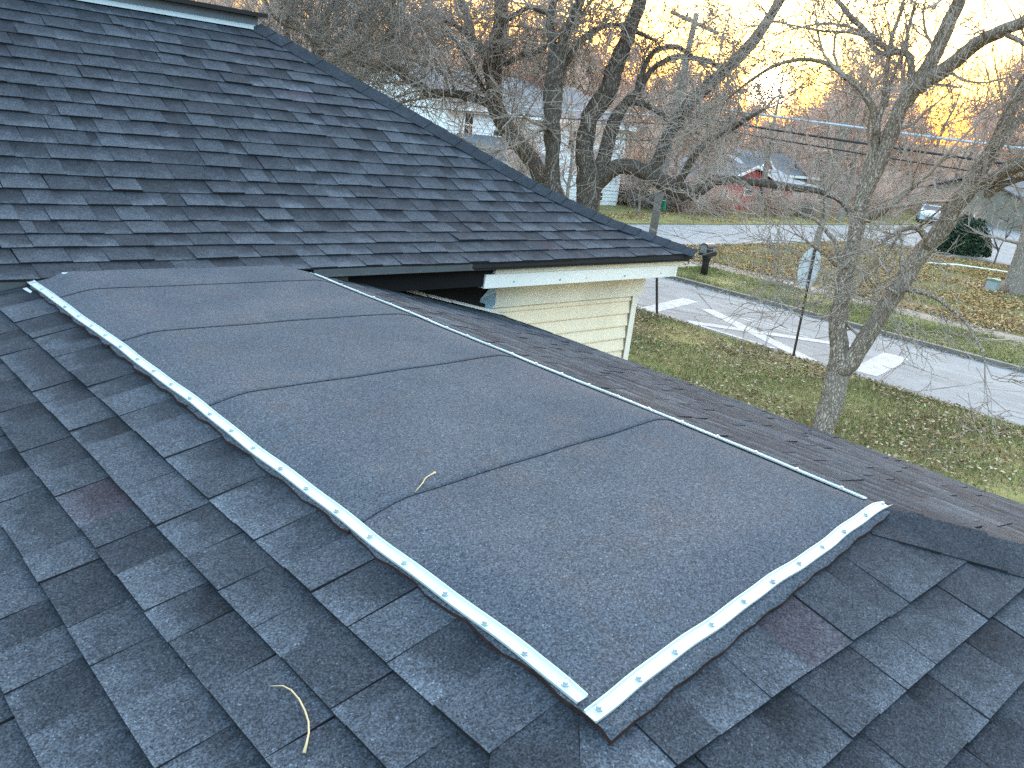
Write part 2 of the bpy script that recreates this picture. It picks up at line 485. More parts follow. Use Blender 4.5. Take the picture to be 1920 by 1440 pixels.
def shingles(face, rows, u0, u1, wmin=.12, wmax=.30, lift=.0085, wave=.003):
    """laminated shingle tabs row by row: list of (area, verts, faces, material index, attributes)"""
    pieces = []
    for r, (s0, s1) in enumerate(rows):
        u = u0 - rng.uniform(0, .3); tab = rng.random() < .5
        ph, ph2 = rng.uniform(0, 6), rng.uniform(0, 6)
        joint = u + rng.uniform(.3, 1.0)
        while u < u1:
            w = rng.uniform(wmin, wmax)*(1.0 if tab else .9)
            if rng.random() < .07: w *= .45
            gap = .0006
            if u + w > joint:
                joint = u + w + 1.0; gap = rng.choice((.0008, .0015, .0015, .004))
            thick = lift*(1.0 + rng.uniform(-.1, .15)) if tab else lift*rng.uniform(.52, .66)
            sk = rng.uniform(-.006, .006)
            wv = lambda uu: wave*math.sin(uu*2.3+ph) + wave*.6*math.sin(uu*6.1+ph2)
            lo = s0 + (rng.uniform(-.0015, .0015))
            q = [(u+gap, lo + wv(u)), (u+w*.5, lo + wv(u+w*.5)), (u+w-gap, lo + wv(u+w)), (u+w-gap+sk, s1+.012), (u+gap-sk*.3, s1+.012)]
            c = clip(q, face.poly)
            if len(c) >= 3:
                n = len(c); V = []; gvs = []
                curl = rng.uniform(-.0008, .0016) + (.006 if rng.random() < .012 else 0)
                for (a, b) in c:
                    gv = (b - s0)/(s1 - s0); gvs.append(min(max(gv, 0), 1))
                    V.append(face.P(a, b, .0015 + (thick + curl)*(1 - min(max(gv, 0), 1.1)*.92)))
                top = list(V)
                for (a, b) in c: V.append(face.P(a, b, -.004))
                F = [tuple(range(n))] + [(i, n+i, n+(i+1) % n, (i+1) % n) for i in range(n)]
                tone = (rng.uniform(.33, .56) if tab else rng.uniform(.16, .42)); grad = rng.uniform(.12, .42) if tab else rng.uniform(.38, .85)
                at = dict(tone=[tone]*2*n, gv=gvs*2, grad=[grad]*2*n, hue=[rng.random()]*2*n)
                pieces.append([visible_area(top), V, F, [0] + [1]*n, at])
            u += w; tab = not tab if rng.random() < .86 else tab
    return pieces

def fix_winding(me):
    import bmesh
    bm = bmesh.new(); bm.from_mesh(me); bmesh.ops.recalc_face_normals(bm, faces=bm.faces); bm.to_mesh(me); bm.free()

def place_pieces(pieces, keep, parent, name, field):
    """the pieces that show largest become parts, the rest one joined part"""
    rest = []
    for p in pieces:
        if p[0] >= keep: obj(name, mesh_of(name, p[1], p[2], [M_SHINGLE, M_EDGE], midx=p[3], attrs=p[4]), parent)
        else: rest.append(p)
    V, F, mi = [], [], []; at = dict(tone=[], gv=[], grad=[], hue=[])
    for p in rest:
        o = len(V); V += p[1]; F += [tuple(i+o for i in f) for f in p[2]]; mi += p[3]
        for k in at: at[k] += p[4][k]
    if V:
        o = obj(field, mesh_of(field, V, F, [M_SHINGLE, M_EDGE], midx=mi, attrs=at), parent); o['kind'] = 'stuff'

def rows_plain(first, exp, n): return [(first + i*exp, first + (i+1)*exp) for i in range(n)]

# ---- main roof: bell-cast profile, flatter at the eave
EY, EZ, CX = 4.30, -.970, 6.235
def zmain(s):
    if s < .54: return EZ + .325*s
    if s < .94: return EZ + .1755 + .47*(s-.54)
    return EZ + .3635 + .585*(s-.94)
RUN = 2.71
LX = -4.2                                           # left hip corner
fr = Face(lambda u, s: (u, EY+s), zmain, [(LX, 0-.02), (CX, 0-.02), (CX-RUN, RUN), (LX+RUN, RUN)])
def arc_rows(e, n):
    rows = []; s = -.018
    for i in range(n):
        dz = (zmain(s+.02)-zmain(s-.0))/.02
        s2 = s + e/math.sqrt(1+dz*dz); rows.append((s, s2)); s = s2
    return rows
MR = [r for r in arc_rows(.1455, 26) if r[0] < RUN]
main_roof = obj('main_roof', mesh_of('main_roof', *(lambda pr: (
    [(LX+s, EY+s, zmain(s)-.012) for s in pr] + [(CX-s, EY+s, zmain(s)-.012) for s in pr] +
    [(CX-s, EY+7.6-s, zmain(s)-.012) for s in pr] + [(LX+s, EY+7.6-s, zmain(s)-.012) for s in pr],
    [(a*5+i, b*5+i, b*5+i+1, a*5+i+1) for a, b in ((0, 1), (1, 2), (2, 3), (3, 0)) for i in range(4)] + [(4, 9, 14, 19)]))((0, .54, .94, 1.8, RUN)), M_DECKING), house)
front_pieces = shingles(fr, MR, LX, CX, .12, .25, .0105, .004)
side = Face(lambda u, s: (CX-s, u), zmain, [(EY, -.02), (EY+7.6, -.02), (EY+7.6-RUN, RUN), (EY+RUN, RUN)])
side_pieces = shingles(side, MR, EY, EY+7.6, .2, .3, .0105, .004)
for p in side_pieces: p[0] = 0

# ---- lower wing: three shingle slopes round the flat deck
EAVE = 1.95
left = Face(lambda u, s: (DX0-EAVE+s, u), lambda s: DZ - SP*(EAVE-s), [(DY0-EAVE, 0), (DY0-.13, EAVE-.13), (4.62, EAVE-.13), (4.62, 0)][::-1])
right = Face(lambda u, s: (DX1+EAVE+.1-s, u), lambda s: DZ - SP*(EAVE+.1-s), [(DY0-EAVE-.1, 0), (4.75, 0), (4.75, EAVE-.02), (DY0-.12, EAVE-.02)])
front = Face(lambda u, s: (u, DY0-EAVE+s), lambda s: DZ - SP*(EAVE-s), [(DX0-EAVE, 0), (DX1+EAVE, 0), (DX1+.13, EAVE-.13), (DX0-.13, EAVE-.13)])
E1 = EXP*math.cos(math.atan(SP))
def ccw(p):
    a = sum(p[i][0]*p[(i+1) % len(p)][1]-p[(i+1) % len(p)][0]*p[i][1] for i in range(len(p)))
    return p if a > 0 else p[::-1]
for f_ in (left, right, front, fr, side): f_.poly = ccw(f_.poly)
def phased(s_edge, n_top):
    """rows so that one lower edge sits at s_edge"""
    first = s_edge - math.floor(s_edge/E1)*E1 - E1
    rows = [(first+i*E1, first+(i+1)*E1) for i in range(int(EAVE/E1)+2) if first+(i+1)*E1 > 0]
    if n_top: rows = [r for r in rows if r[0] < s_edge + .01]; rows[-1] = (rows[-1][0], rows[-1][1] + n_top)
    return rows
lower_roof = obj('lower_roof', mesh_of('lower_roof',
    [(DX0-EAVE, DY0-EAVE, DZ-SP*EAVE-.012), (DX1+EAVE+.1, DY0-EAVE-.1, DZ-SP*(EAVE+.1)-.012), (DX1+EAVE+.1, 4.75, DZ-SP*(EAVE+.1)-.012), (DX0-EAVE, 4.62, DZ-SP*EAVE-.012),
     (DX0, DY0, DZ-.012), (DX1, DY0, DZ-.012), (DX1, 4.75, DZ-.012), (DX0, 4.62, DZ-.012)],
    [(0, 1, 5, 4), (1, 2, 6, 5), (3, 0, 4, 7), (4, 5, 6, 7)], M_DECKING), house)
left_pieces = shingles(left, phased(.865-DX0+EAVE, .045), -1.1, 4.62, .12, .24, .0086, .0022)
right_pieces = shingles(right, phased(.06, 0), -1.2, 4.8, .13, .3, .0085, .003)
front_lp = shingles(front, phased(.612-DY0+EAVE, .085), -.9, 4.5, .12, .24, .0086, .0022)
allp = sorted([p[0] for p in front_pieces + left_pieces + right_pieces + front_lp], reverse=True)
KEEP = allp[305]
place_pieces(front_pieces + side_pieces, KEEP, main_roof, 'shingle', 'shingle_field')
place_pieces(left_pieces + right_pieces + front_lp, KEEP, lower_roof, 'shingle', 'shingle_field')

# ---- hip caps: folded shingles lapped down each hip
def hip_caps(parent, hip, n, half, ex, seglen, lift=.012, start=0.0, flat=0.0):
    """hip(t) -> (ridge point, foot a, foot b) at distance t from the top of the hip"""
    for i in range(n):
        t1 = start + (i+1)*seglen; t0 = start + i*seglen - (.04 if i else 0)
        V = []
        for t, up in ((t0, .004), (t1, lift + rng.uniform(0, .004))):
            r, a, b = hip(t)
            fl = 0.25 if t < flat else 1.0; up *= fl; r = (r[0], r[1], r[2] - .030*(1-fl))
            j = rng.uniform(-.004, .004)
            for q, h in ((a, .55), (r, 1.0), (b, .55)):
                V.append((q[0]+j, q[1]+j, q[2] + up*h + .006))
        top = V; V = list(V) + [(x, y, z-.0055) for x, y, z in top]
        F = [(0, 1, 4, 3), (1, 2, 5, 4), (6, 9, 10, 7), (7, 10, 11, 8), (3, 4, 10, 9), (4, 5, 11, 10), (0, 3, 9, 6), (2, 8, 11, 5), (0, 6, 7, 1), (1, 7, 8, 2)]
        tone = rng.uniform(.28, .42); m = 12
        at = dict(tone=[tone]*m, gv=[.5]*m, grad=[.2]*m, hue=[rng.random()]*m)
        obj('hip_cap', mesh_of('hip_cap', V, F, [M_SHINGLE, M_EDGE], midx=[0, 0, 1, 1, 1, 1, 1, 1, 1, 1], attrs=at), parent)
D7 = .7071
def hip_left(t):
    d = t*D7*.97; x, y = DX0-d, DY0-d; z = DZ - SP*d; h = .150*D7
    # feet lie on the left slope (x smaller, y larger) and on the front slope
    return (x, y, z+.012), (x-h, y+h, z - SP*h), (x+h, y-h, z - SP*h)
def hip_right(t):
    d = t*D7*.97; x, y = DX1+d, DY0-d; z = DZ - SP*d; h = .150*D7
    return (x, y, z+.012), (x+h, y+h, z - SP*h), (x-h, y-h, z - SP*h)
hip_caps(lower_roof, hip_left, 10, .15, 0, .235, .012, .085, .33)
hip_caps(lower_roof, hip_right, 10, .15, 0, .205, .012, .05, .2)
def hip_main(t):
    s = RUN - t*.67; s = max(s, -.03); h = .115*D7
    x, y = CX-s, EY+s
    return (x, y, zmain(s)+.032), (x-h*1.5, y-h*.5, zmain(s-h*.5)+.004), (x+h*.5, y+h*1.5, zmain(s-h*.5)+.004)
hip_caps(main_roof, hip_main, 29, .12, 0, .142, .010)

# ---- low metal curb and dark cap at the top of the main roof
TZ = zmain(RUN)
curb = MB()
curb.box(LX+RUN+.02, CX-RUN-.03, EY+RUN-.01, EY+7.6-RUN+.01, TZ-.03, TZ+.085)
curb.build('ridge_curb', plain('slate_blue_metal', (.085, .105, .13), .5, .4), house)
m = MB().box(LX+RUN-.03, CX-RUN+.03, EY+RUN-.06, EY+7.6-RUN+.06, TZ+.088, TZ+.120); m.build('curb_cap', plain('black_metal', (.012, .012, .014), .5, .3), house)
m = MB(); m.add([(LX+RUN+.1, EY+RUN-.055, TZ-.014), (CX-RUN+.07, EY+RUN-.055, TZ-.014), (CX-RUN-.02, EY+RUN+.02, TZ+.045), (LX+RUN+.1, EY+RUN+.02, TZ+.045)], [(0, 1, 2, 3)])
m.add([(CX-RUN+.075, EY+RUN-.05, TZ-.012), (CX-RUN+.19, EY+RUN-.02, TZ-.05), (CX-RUN+.10, EY+RUN+.10, TZ+.02), (CX-RUN-.01, EY+RUN+.05, TZ+.052)], [(0, 1, 2, 3)])
m.build('curb_flashing', M_ALU, house)

# ---- eave: drip edge, fascia, frieze, siding on the main wall
m = MB(); m.box(2.62, CX+.01, EY-.010, EY+.03, EZ-.042, EZ+.004); m.box(2.58, CX-.02, EY+.002, EY+.03, EZ-.062, EZ-.042); m.build('drip_edge', M_FLASH, house)
m = MB(); m.box(2.52, 3.72, EY-.014, EY+.02, EZ-.044, EZ-.008); m.box(2.50, 3.72, EY-.034, EY+.01, EZ-.050, EZ-.044); m.build('drip_edge', M_GREYFLASH, house)
m = MB(); m.box(LX, 1.08, EY-.012, EY+.02, EZ-.075, EZ-.004); m.box(LX, .98, EY-.03, EY+.02, EZ-.088, EZ-.075); m.build('drip_edge', M_GREYFLASH, house)
m = MB(); m.box(2.50, 2.78, EY+.03, EY+.05, EZ-.14, EZ-.05); m.build('step_flashing', M_GREYFLASH, house)
FY = EY + .035
m = MB(); m.prism([(FY, EZ-.050), (FY+.14, EZ-.050), (FY+.14, EZ-.104), (FY+.012, EZ-.104)], 'x', 3.99, CX-.04); m.build('fascia', M_CREAMTRIM, house)
m = MB(); m.prism([(FY+.012, EZ-.106), (FY+.13, EZ-.106), (FY+.13, EZ-.205), (FY+.02, EZ-.205)], 'x', 3.905, CX-.145); m.box(CX-.145, CX-.115, FY+.012, FY+.15, EZ-.205, EZ-.106); m.build('fascia', M_WHITE, house)
for xx in (4.18, 4.66, 4.96, 5.42, 5.9):
    m = MB(); m.tube([(xx, FY+.022, EZ-.165+rng.uniform(-.02, .02)), (xx, FY+.008, EZ-.165)], .0045, 8); m.build('nail_head', M_SCREW, house)
# the soffit that closes the eave, and the body of the house below it
WY = 4.64
m = MB(); m.box(3.93, CX-.12, FY+.132, WY+.3, EZ-.19, EZ-.175); m.build('soffit', M_WHITE, house)
m = MB(); m.prism([(WY-.05, EZ-.188), (WY+.02, EZ-.188), (WY+.02, EZ-.43), (WY-.022, EZ-.43), (WY-.03, EZ-.33)], 'x', 4.20, 6.045); m.build('frieze', M_CREAMTRIM, house)
m = MB(); m.add([(4.20, WY-.052, EZ-.24), (4.10, WY-.04, EZ-.35), (4.12, WY-.02, EZ-.45), (4.205, WY-.024, EZ-.45), (4.24, WY-.054, EZ-.40), (4.235, WY-.06, EZ-.30)], [(0, 1, 2, 3, 4, 5)]); m.build('frieze_wrap', plain('bent_blue_grey_metal', (.30, .42, .52), .4, .5, .4), house)
wall = MB()
wall.box(LX+.35, 5.99, WY+.022, EY+7.2, G, EZ-.18); wall_o = wall.build('wall', M_SIDING, house)
b = .1145; z = EZ - .43
i = 0
while z > G + .1:
    h = .045 if i == 0 else b
    m = MB(); m.prism([(WY+.012, z), (WY+.02, z), (WY+.02, z-h-.01), (WY-.006, z-h), (WY-.006, z-h+.012)], 'x', 2.4, 5.925)
    m.build('siding_board', M_SIDING, wall_o); z -= h; i += 1
m = MB(); m.box(5.93, 6.0, WY-.012, WY+.06, G, EZ-.432); m.build('corner_trim', M_CREAMTRIM, wall_o)
m = MB(); m.box(5.918, 5.93, WY-.010, WY+.02, G, EZ-.428); m.build('trim_channel', plain('shadow_channel', (.20, .17, .12), .7, .2), wall_o)
for xx in (6.0,):
    m = MB(); m.box(xx, xx+.012, WY+.06, EY+7.2, G, EZ-.19); m.build('end_wall', M_SIDING, house)
# black underlayment left bare where the wing's roof dies into the wall
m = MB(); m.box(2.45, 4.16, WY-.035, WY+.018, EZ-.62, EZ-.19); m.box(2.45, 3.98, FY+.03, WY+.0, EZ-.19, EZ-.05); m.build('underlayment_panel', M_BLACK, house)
def zright(x): return DZ - SP*(x-DX1)
m = MB()
x = 2.75
while x < 4.28:
    x2 = min(x + rng.uniform(.22, .5), 4.3)
    a = rng.uniform(.004, .014)
    V = [(x, WY-.075-a*.3, zright(x)+.017), (x2-.01, WY-.07-a*.3, zright(x2)+.017), (x2-.01, WY-.037, zright(x2)+.020+a), (x, WY-.037, zright(x)+.020+a*.7)]
    m.add(V + [(p[0], p[1], p[2]-.004) for p in V], [(0, 1, 2, 3), (7, 6, 5, 4), (0, 4, 5, 1), (1, 5, 6, 2), (2, 6, 7, 3), (3, 7, 4, 0)]); x = x2
m.build('wall_flashing', M_WHITE, house)
# walls of the wing under its roof
m = MB(); m.box(DX0-EAVE+.35, DX1+EAVE-.3, DY0-EAVE+.35, WY-.04, G, DZ-SP*EAVE-.03); m.build('wing_wall', M_SIDING, house)
m = MB()
for (x0, x1, y0, y1) in ((DX0-EAVE-.02, DX1+EAVE+.12, DY0-EAVE-.02, DY0-EAVE+.0), (DX0-EAVE-.02, DX0-EAVE, DY0-EAVE, 4.6), (DX1+EAVE+.1, DX1+EAVE+.12, DY0-EAVE-.1, 4.7)):
    m.box(x0, x1, y0, y1, DZ-SP*EAVE-.17, DZ-SP*EAVE-.03)
m.build('wing_fascia', M_WHITE, house)

# ---- flat deck: five granule-surfaced membrane strips, torched side by side
def zroof(x, y):
    d = max(DX0-x, x-DX1, DY0-y, 0)
    return DZ - SP*d
def zdeck(x, y):
    """membrane surface: rounded over the deck's edges, slightly uneven"""
    r = .055; acc = 0
    for dx, dy, w in ((0, 0, .3), (r*.6, 0, .14), (-r*.6, 0, .14), (0, r*.6, .14), (0, -r*.6, .14), (r*1.1, 0, .035), (-r*1.1, 0, .035), (0, r*1.1, .035), (0, -r*1.1, .035)):
        acc += w*zroof(x+dx, y+dy)
    acc += .0022*math.sin(x*2.0+y*1.7) + .0018*math.sin(y*3.1-x*1.6+1) + .0006*math.sin(x*9+y*7)
    return acc + .0125
seams = [((.0, .700, .835)), (1, 1.545, 1.640), (2, 2.425, 2.455), (3, 3.205, 3.165), (4, 3.945, 3.93), (5, 4.62, 4.62)]
MX0, MX1 = 1.031, 2.470
def seam_y(k, x):
    _, a, b = seams[k]; t = (x-MX0)/(MX1-MX0)
    y = a + (b-a)*t
    if 0 < k < 5: y += .005*math.sin(x*4+k*2) + .002*math.sin(x*17+k)
    if k == 0: y += .0015*math.sin(x*21) + .0022*math.sin(x*47)
    return y
def ztop(x, y):
    """top of the membrane, lap thickness included"""
    xx = min(max(x, MX0), MX1)
    for k in range(4, -1, -1):
        y0 = seam_y(k, xx)
        if y >= y0 - .004:
            y1 = seam_y(k+1, xx) + (.05 if k < 4 else 0)
            return zdeck(x, y) + .0026*(1-min(max(y-y0, 0)/max(y1-y0, .1)*3, 1))
    return zdeck(x, y)
flat_roof = obj('flat_roof', mesh_of('flat_roof', [(DX0-.1, DY0-.1, DZ-.03), (DX1+.05, DY0-.1, DZ-.03), (DX1+.05, 4.5, DZ-.03), (DX0-.1, 4.5, DZ-.03)], [(0, 1, 2, 3)], M_DECKING), house)
for k in range(5):
    nx, ny = 40, 22; V = []; F = []; mi = []
    for j in range(ny+1):
        for i in range(nx+1):
            x = MX0 + (MX1-MX0)*i/nx
            ex = (.005*math.sin(j*1.3+k*3) + .003*math.sin(j*3.1)) if i in (0, nx) else 0
            y0, y1 = seam_y(k, x), seam_y(k+1, x) + (.05 if k < 4 else 0)
            y = y0 + (y1-y0)*(j/ny)**1.15
            t = (y-y0)/max(y1-y0, .1)
            z = zdeck(x+ex, y) + .0026*(1-min(t*3, 1))      # each strip laps over the one before and is thicker at that edge
            V.append((x+ex, y, z))
    nt = len(V)
    W = nx+1
    for j in range(ny):
        for i in range(nx):
            F.append((j*W+i, j*W+i+1, (j+1)*W+i+1, (j+1)*W+i)); mi.append(0)
    rim = [j0 for j0 in range(W)] + [j*W+nx for j in range(1, ny+1)] + [ny*W+i for i in range(nx-1, -1, -1)] + [j*W for j in range(ny-1, 0, -1)]
    nb = len(rim)
    for q in rim: V.append((V[q][0], V[q][1], V[q][2]-.010))
    for a in range(nb):
        a2 = (a+1) % nb; F.append((rim[a], nt+a, nt+a2, rim[a2])); mi.append(1)
    me = mesh_of('membrane_strip', V, F, [M_MEMB, M_MEMB_EDGE], midx=mi)
    me.polygons.foreach_set('use_smooth', [q == 0 for q in mi])
    obj('membrane_strip', me, flat_roof)

# ---- aluminium termination bars, screwed down every hand's breadth
def bar(path, across, label, screws, wide=1.0, lip=1.0):
    """path: plan points; across: plan direction of the bar's width (downhill side)"""
    n = len(path); prof = [(-.0150, .0), (-.0150, .0050), (-.0130, .0050), (-.0102, .0018), (.0102, .0018), (.0130, .0050), (.0150, .0050), (.0150, .0)]
    V = []; F = []
    for i, (x, y) in enumerate(path):
        jz = .0006*math.sin(i*.37) + .0004*math.sin(i*.83)
        ja = .0022*math.sin(i*.35+1) + .001*math.sin(i*.8)
        for (a, h) in prof:
            aa = a*wide + ja; h = min(h, .0018 + (h-.0018)*lip) if h > .0018 else h
            px, py = x + across[0]*aa, y + across[1]*aa
            V.append((px, py, zdeck(px, py) + .0050 + h + jz))
    m_ = len(prof)
    for i in range(n-1):
        for k in range(m_):
            k2 = (k+1) % m_; F.append((i*m_+k, (i+1)*m_+k, (i+1)*m_+k2, i*m_+k2))
    F += [tuple(range(m_)), tuple((n-1)*m_+k for k in range(m_))[::-1]]
    me = mesh_of('edge_bar', V, F, M_ALU); fix_winding(me)
    o = obj('edge_bar', me, house); o['label'] = label
    for (x, y) in screws:
        z = zdeck(x, y) + .0065
        mb = MB(); mb.tube([(x, y, z), (x, y, z+.0022)], [.0082, .0082], 14); mb.tube([(x, y, z+.0022), (x, y, z+.0065), (x, y, z+.0075)], [.0058, .0056, .0040], 6)
        obj('screw', mesh_of('screw', mb.v, mb.f, M_SCREW), o)
LB = lambda t: (1.050 + .006*math.sin(t*3.4) - .014*max(0, t-.93)/.07*0, 4.29 + (.785-4.29)*t)
left_path = [LB(i/90) for i in range(91)]
left_scr = [(LB((4.29-y)/(4.29-.785))[0]-.001, y) for y in (4.24, 4.11, 3.95, 3.78, 3.61, 3.45, 3.30, 3.14, 2.97, 2.82, 2.67, 2.52, 2.37, 2.22, 2.08, 1.92, 1.78, 1.63, 1.48, 1.34, 1.19, 1.06, .94, .83)]
bar(left_path, (-1, 0), 'long aluminium edge bar along the left side of the membrane', left_scr)
RB = lambda t: (2.442 + .008*math.sin(t*5.0), 4.17 + (.915-4.17)*t)
bar([RB(i/80) for i in range(81)], (1, 0), 'aluminium edge bar along the far right side of the membrane', [(RB(i/21.5)[0], RB(i/21.5)[1]) for i in range(1, 22)], 1.15, 1.1)
fa = Vector((1.4745, .121)).normalized()
FB = lambda t: (1.030 + 1.485*t, .752 + .124*t + .004*math.sin(t*6))
bar([FB(i/60) for i in range(61)], (fa.y, -fa.x), 'short aluminium edge bar across the front end of the membrane', [FB((x-1.03)/1.485) for x in (1.058, 1.185, 1.315, 1.46, 1.60, 1.74, 1.88, 2.015, 2.155, 2.31, 2.455)])
# faint printed stock mark on the front bar
mb = MB()
for k in range(3):
    for r_ in range(2):
        x0 = 1.112 + .011*k; px, py = FB((x0-1.03)/1.485); py += .004 - .006*r_
        z = zdeck(px, py) + .0073; mb.add([(px, py, z), (px+.007, py+.0006, z), (px+.007, py+.0036, z), (px, py+.003, z)], [(0, 1, 2, 3)])
mb.build('print_mark', plain('pale_blue_ink', (.36, .45, .62), .6, .2), house)
# loose bent end of flashing at the top of the left bar
m = MB(); V = [(1.06, 4.29, -.985), (1.19, 4.335, -.955), (1.215, 4.30, -.950), (1.09, 4.262, -.980)]
m.add(V + [(a, b_, c-.004) for a, b_, c in V], [(0, 3, 2, 1), (4, 5, 6, 7), (0, 1, 5, 4), (1, 2, 6, 5), (2, 3, 7, 6), (3, 0, 4, 7)])
V = [(1.005, 4.24, -1.003), (1.022, 4.245, -1.0), (1.03, 4.15, -1.004), (1.016, 4.15, -1.006)]
m.add(V + [(a, b_, c-.003) for a, b_, c in V], [(0, 3, 2, 1), (4, 5, 6, 7), (0, 1, 5, 4), (1, 2, 6, 5), (2, 3, 7, 6), (3, 0, 4, 7)])
m.build('bent_flashing', M_ALU, house)

# ---- two dry leaf stalks lying on the roof
M_STALK = plain('dry_stalk', (.48, .36, .20), .7, .3, var=.1, scale=60)
def zl(x, y): return DZ - SP*(DX0-x)
pts = [(.672, 1.237), (.689, 1.217), (.694, 1.195), (.693, 1.163), (.687, 1.131), (.679, 1.104), (.668, 1.083), (.654, 1.066), (.642, 1.053)]
m = MB(); m.tube([(x, y, zl(x, y) + .0105 + .004*math.sin(i/8*3.14)) for i, (x, y) in enumerate(pts)], [.0006, .0013, .0016, .0018, .0018, .0018, .0019, .0022, .0034], 8)
tag(m.build('leaf_stalk', M_STALK, smooth=True), 'long curved tan leaf stalk lying on the foreground shingles', 'leaf stalk')
m = MB(); m.tube([(x, y, ztop(x, y) + .003 + .002*math.sin(i)) for i, (x, y) in enumerate([(1.243, 1.567), (1.270, 1.584), (1.293, 1.600), (1.315, 1.620), (1.33, 1.630), (1.35, 1.638), (1.366, 1.641)])], [.0010, .0014, .0016, .0016, .0018, .0022, .003], 8)
tag(m.build('leaf_stalk', M_STALK, smooth=True), 'short bent tan leaf stalk lying on the grey membrane', 'leaf stalk')

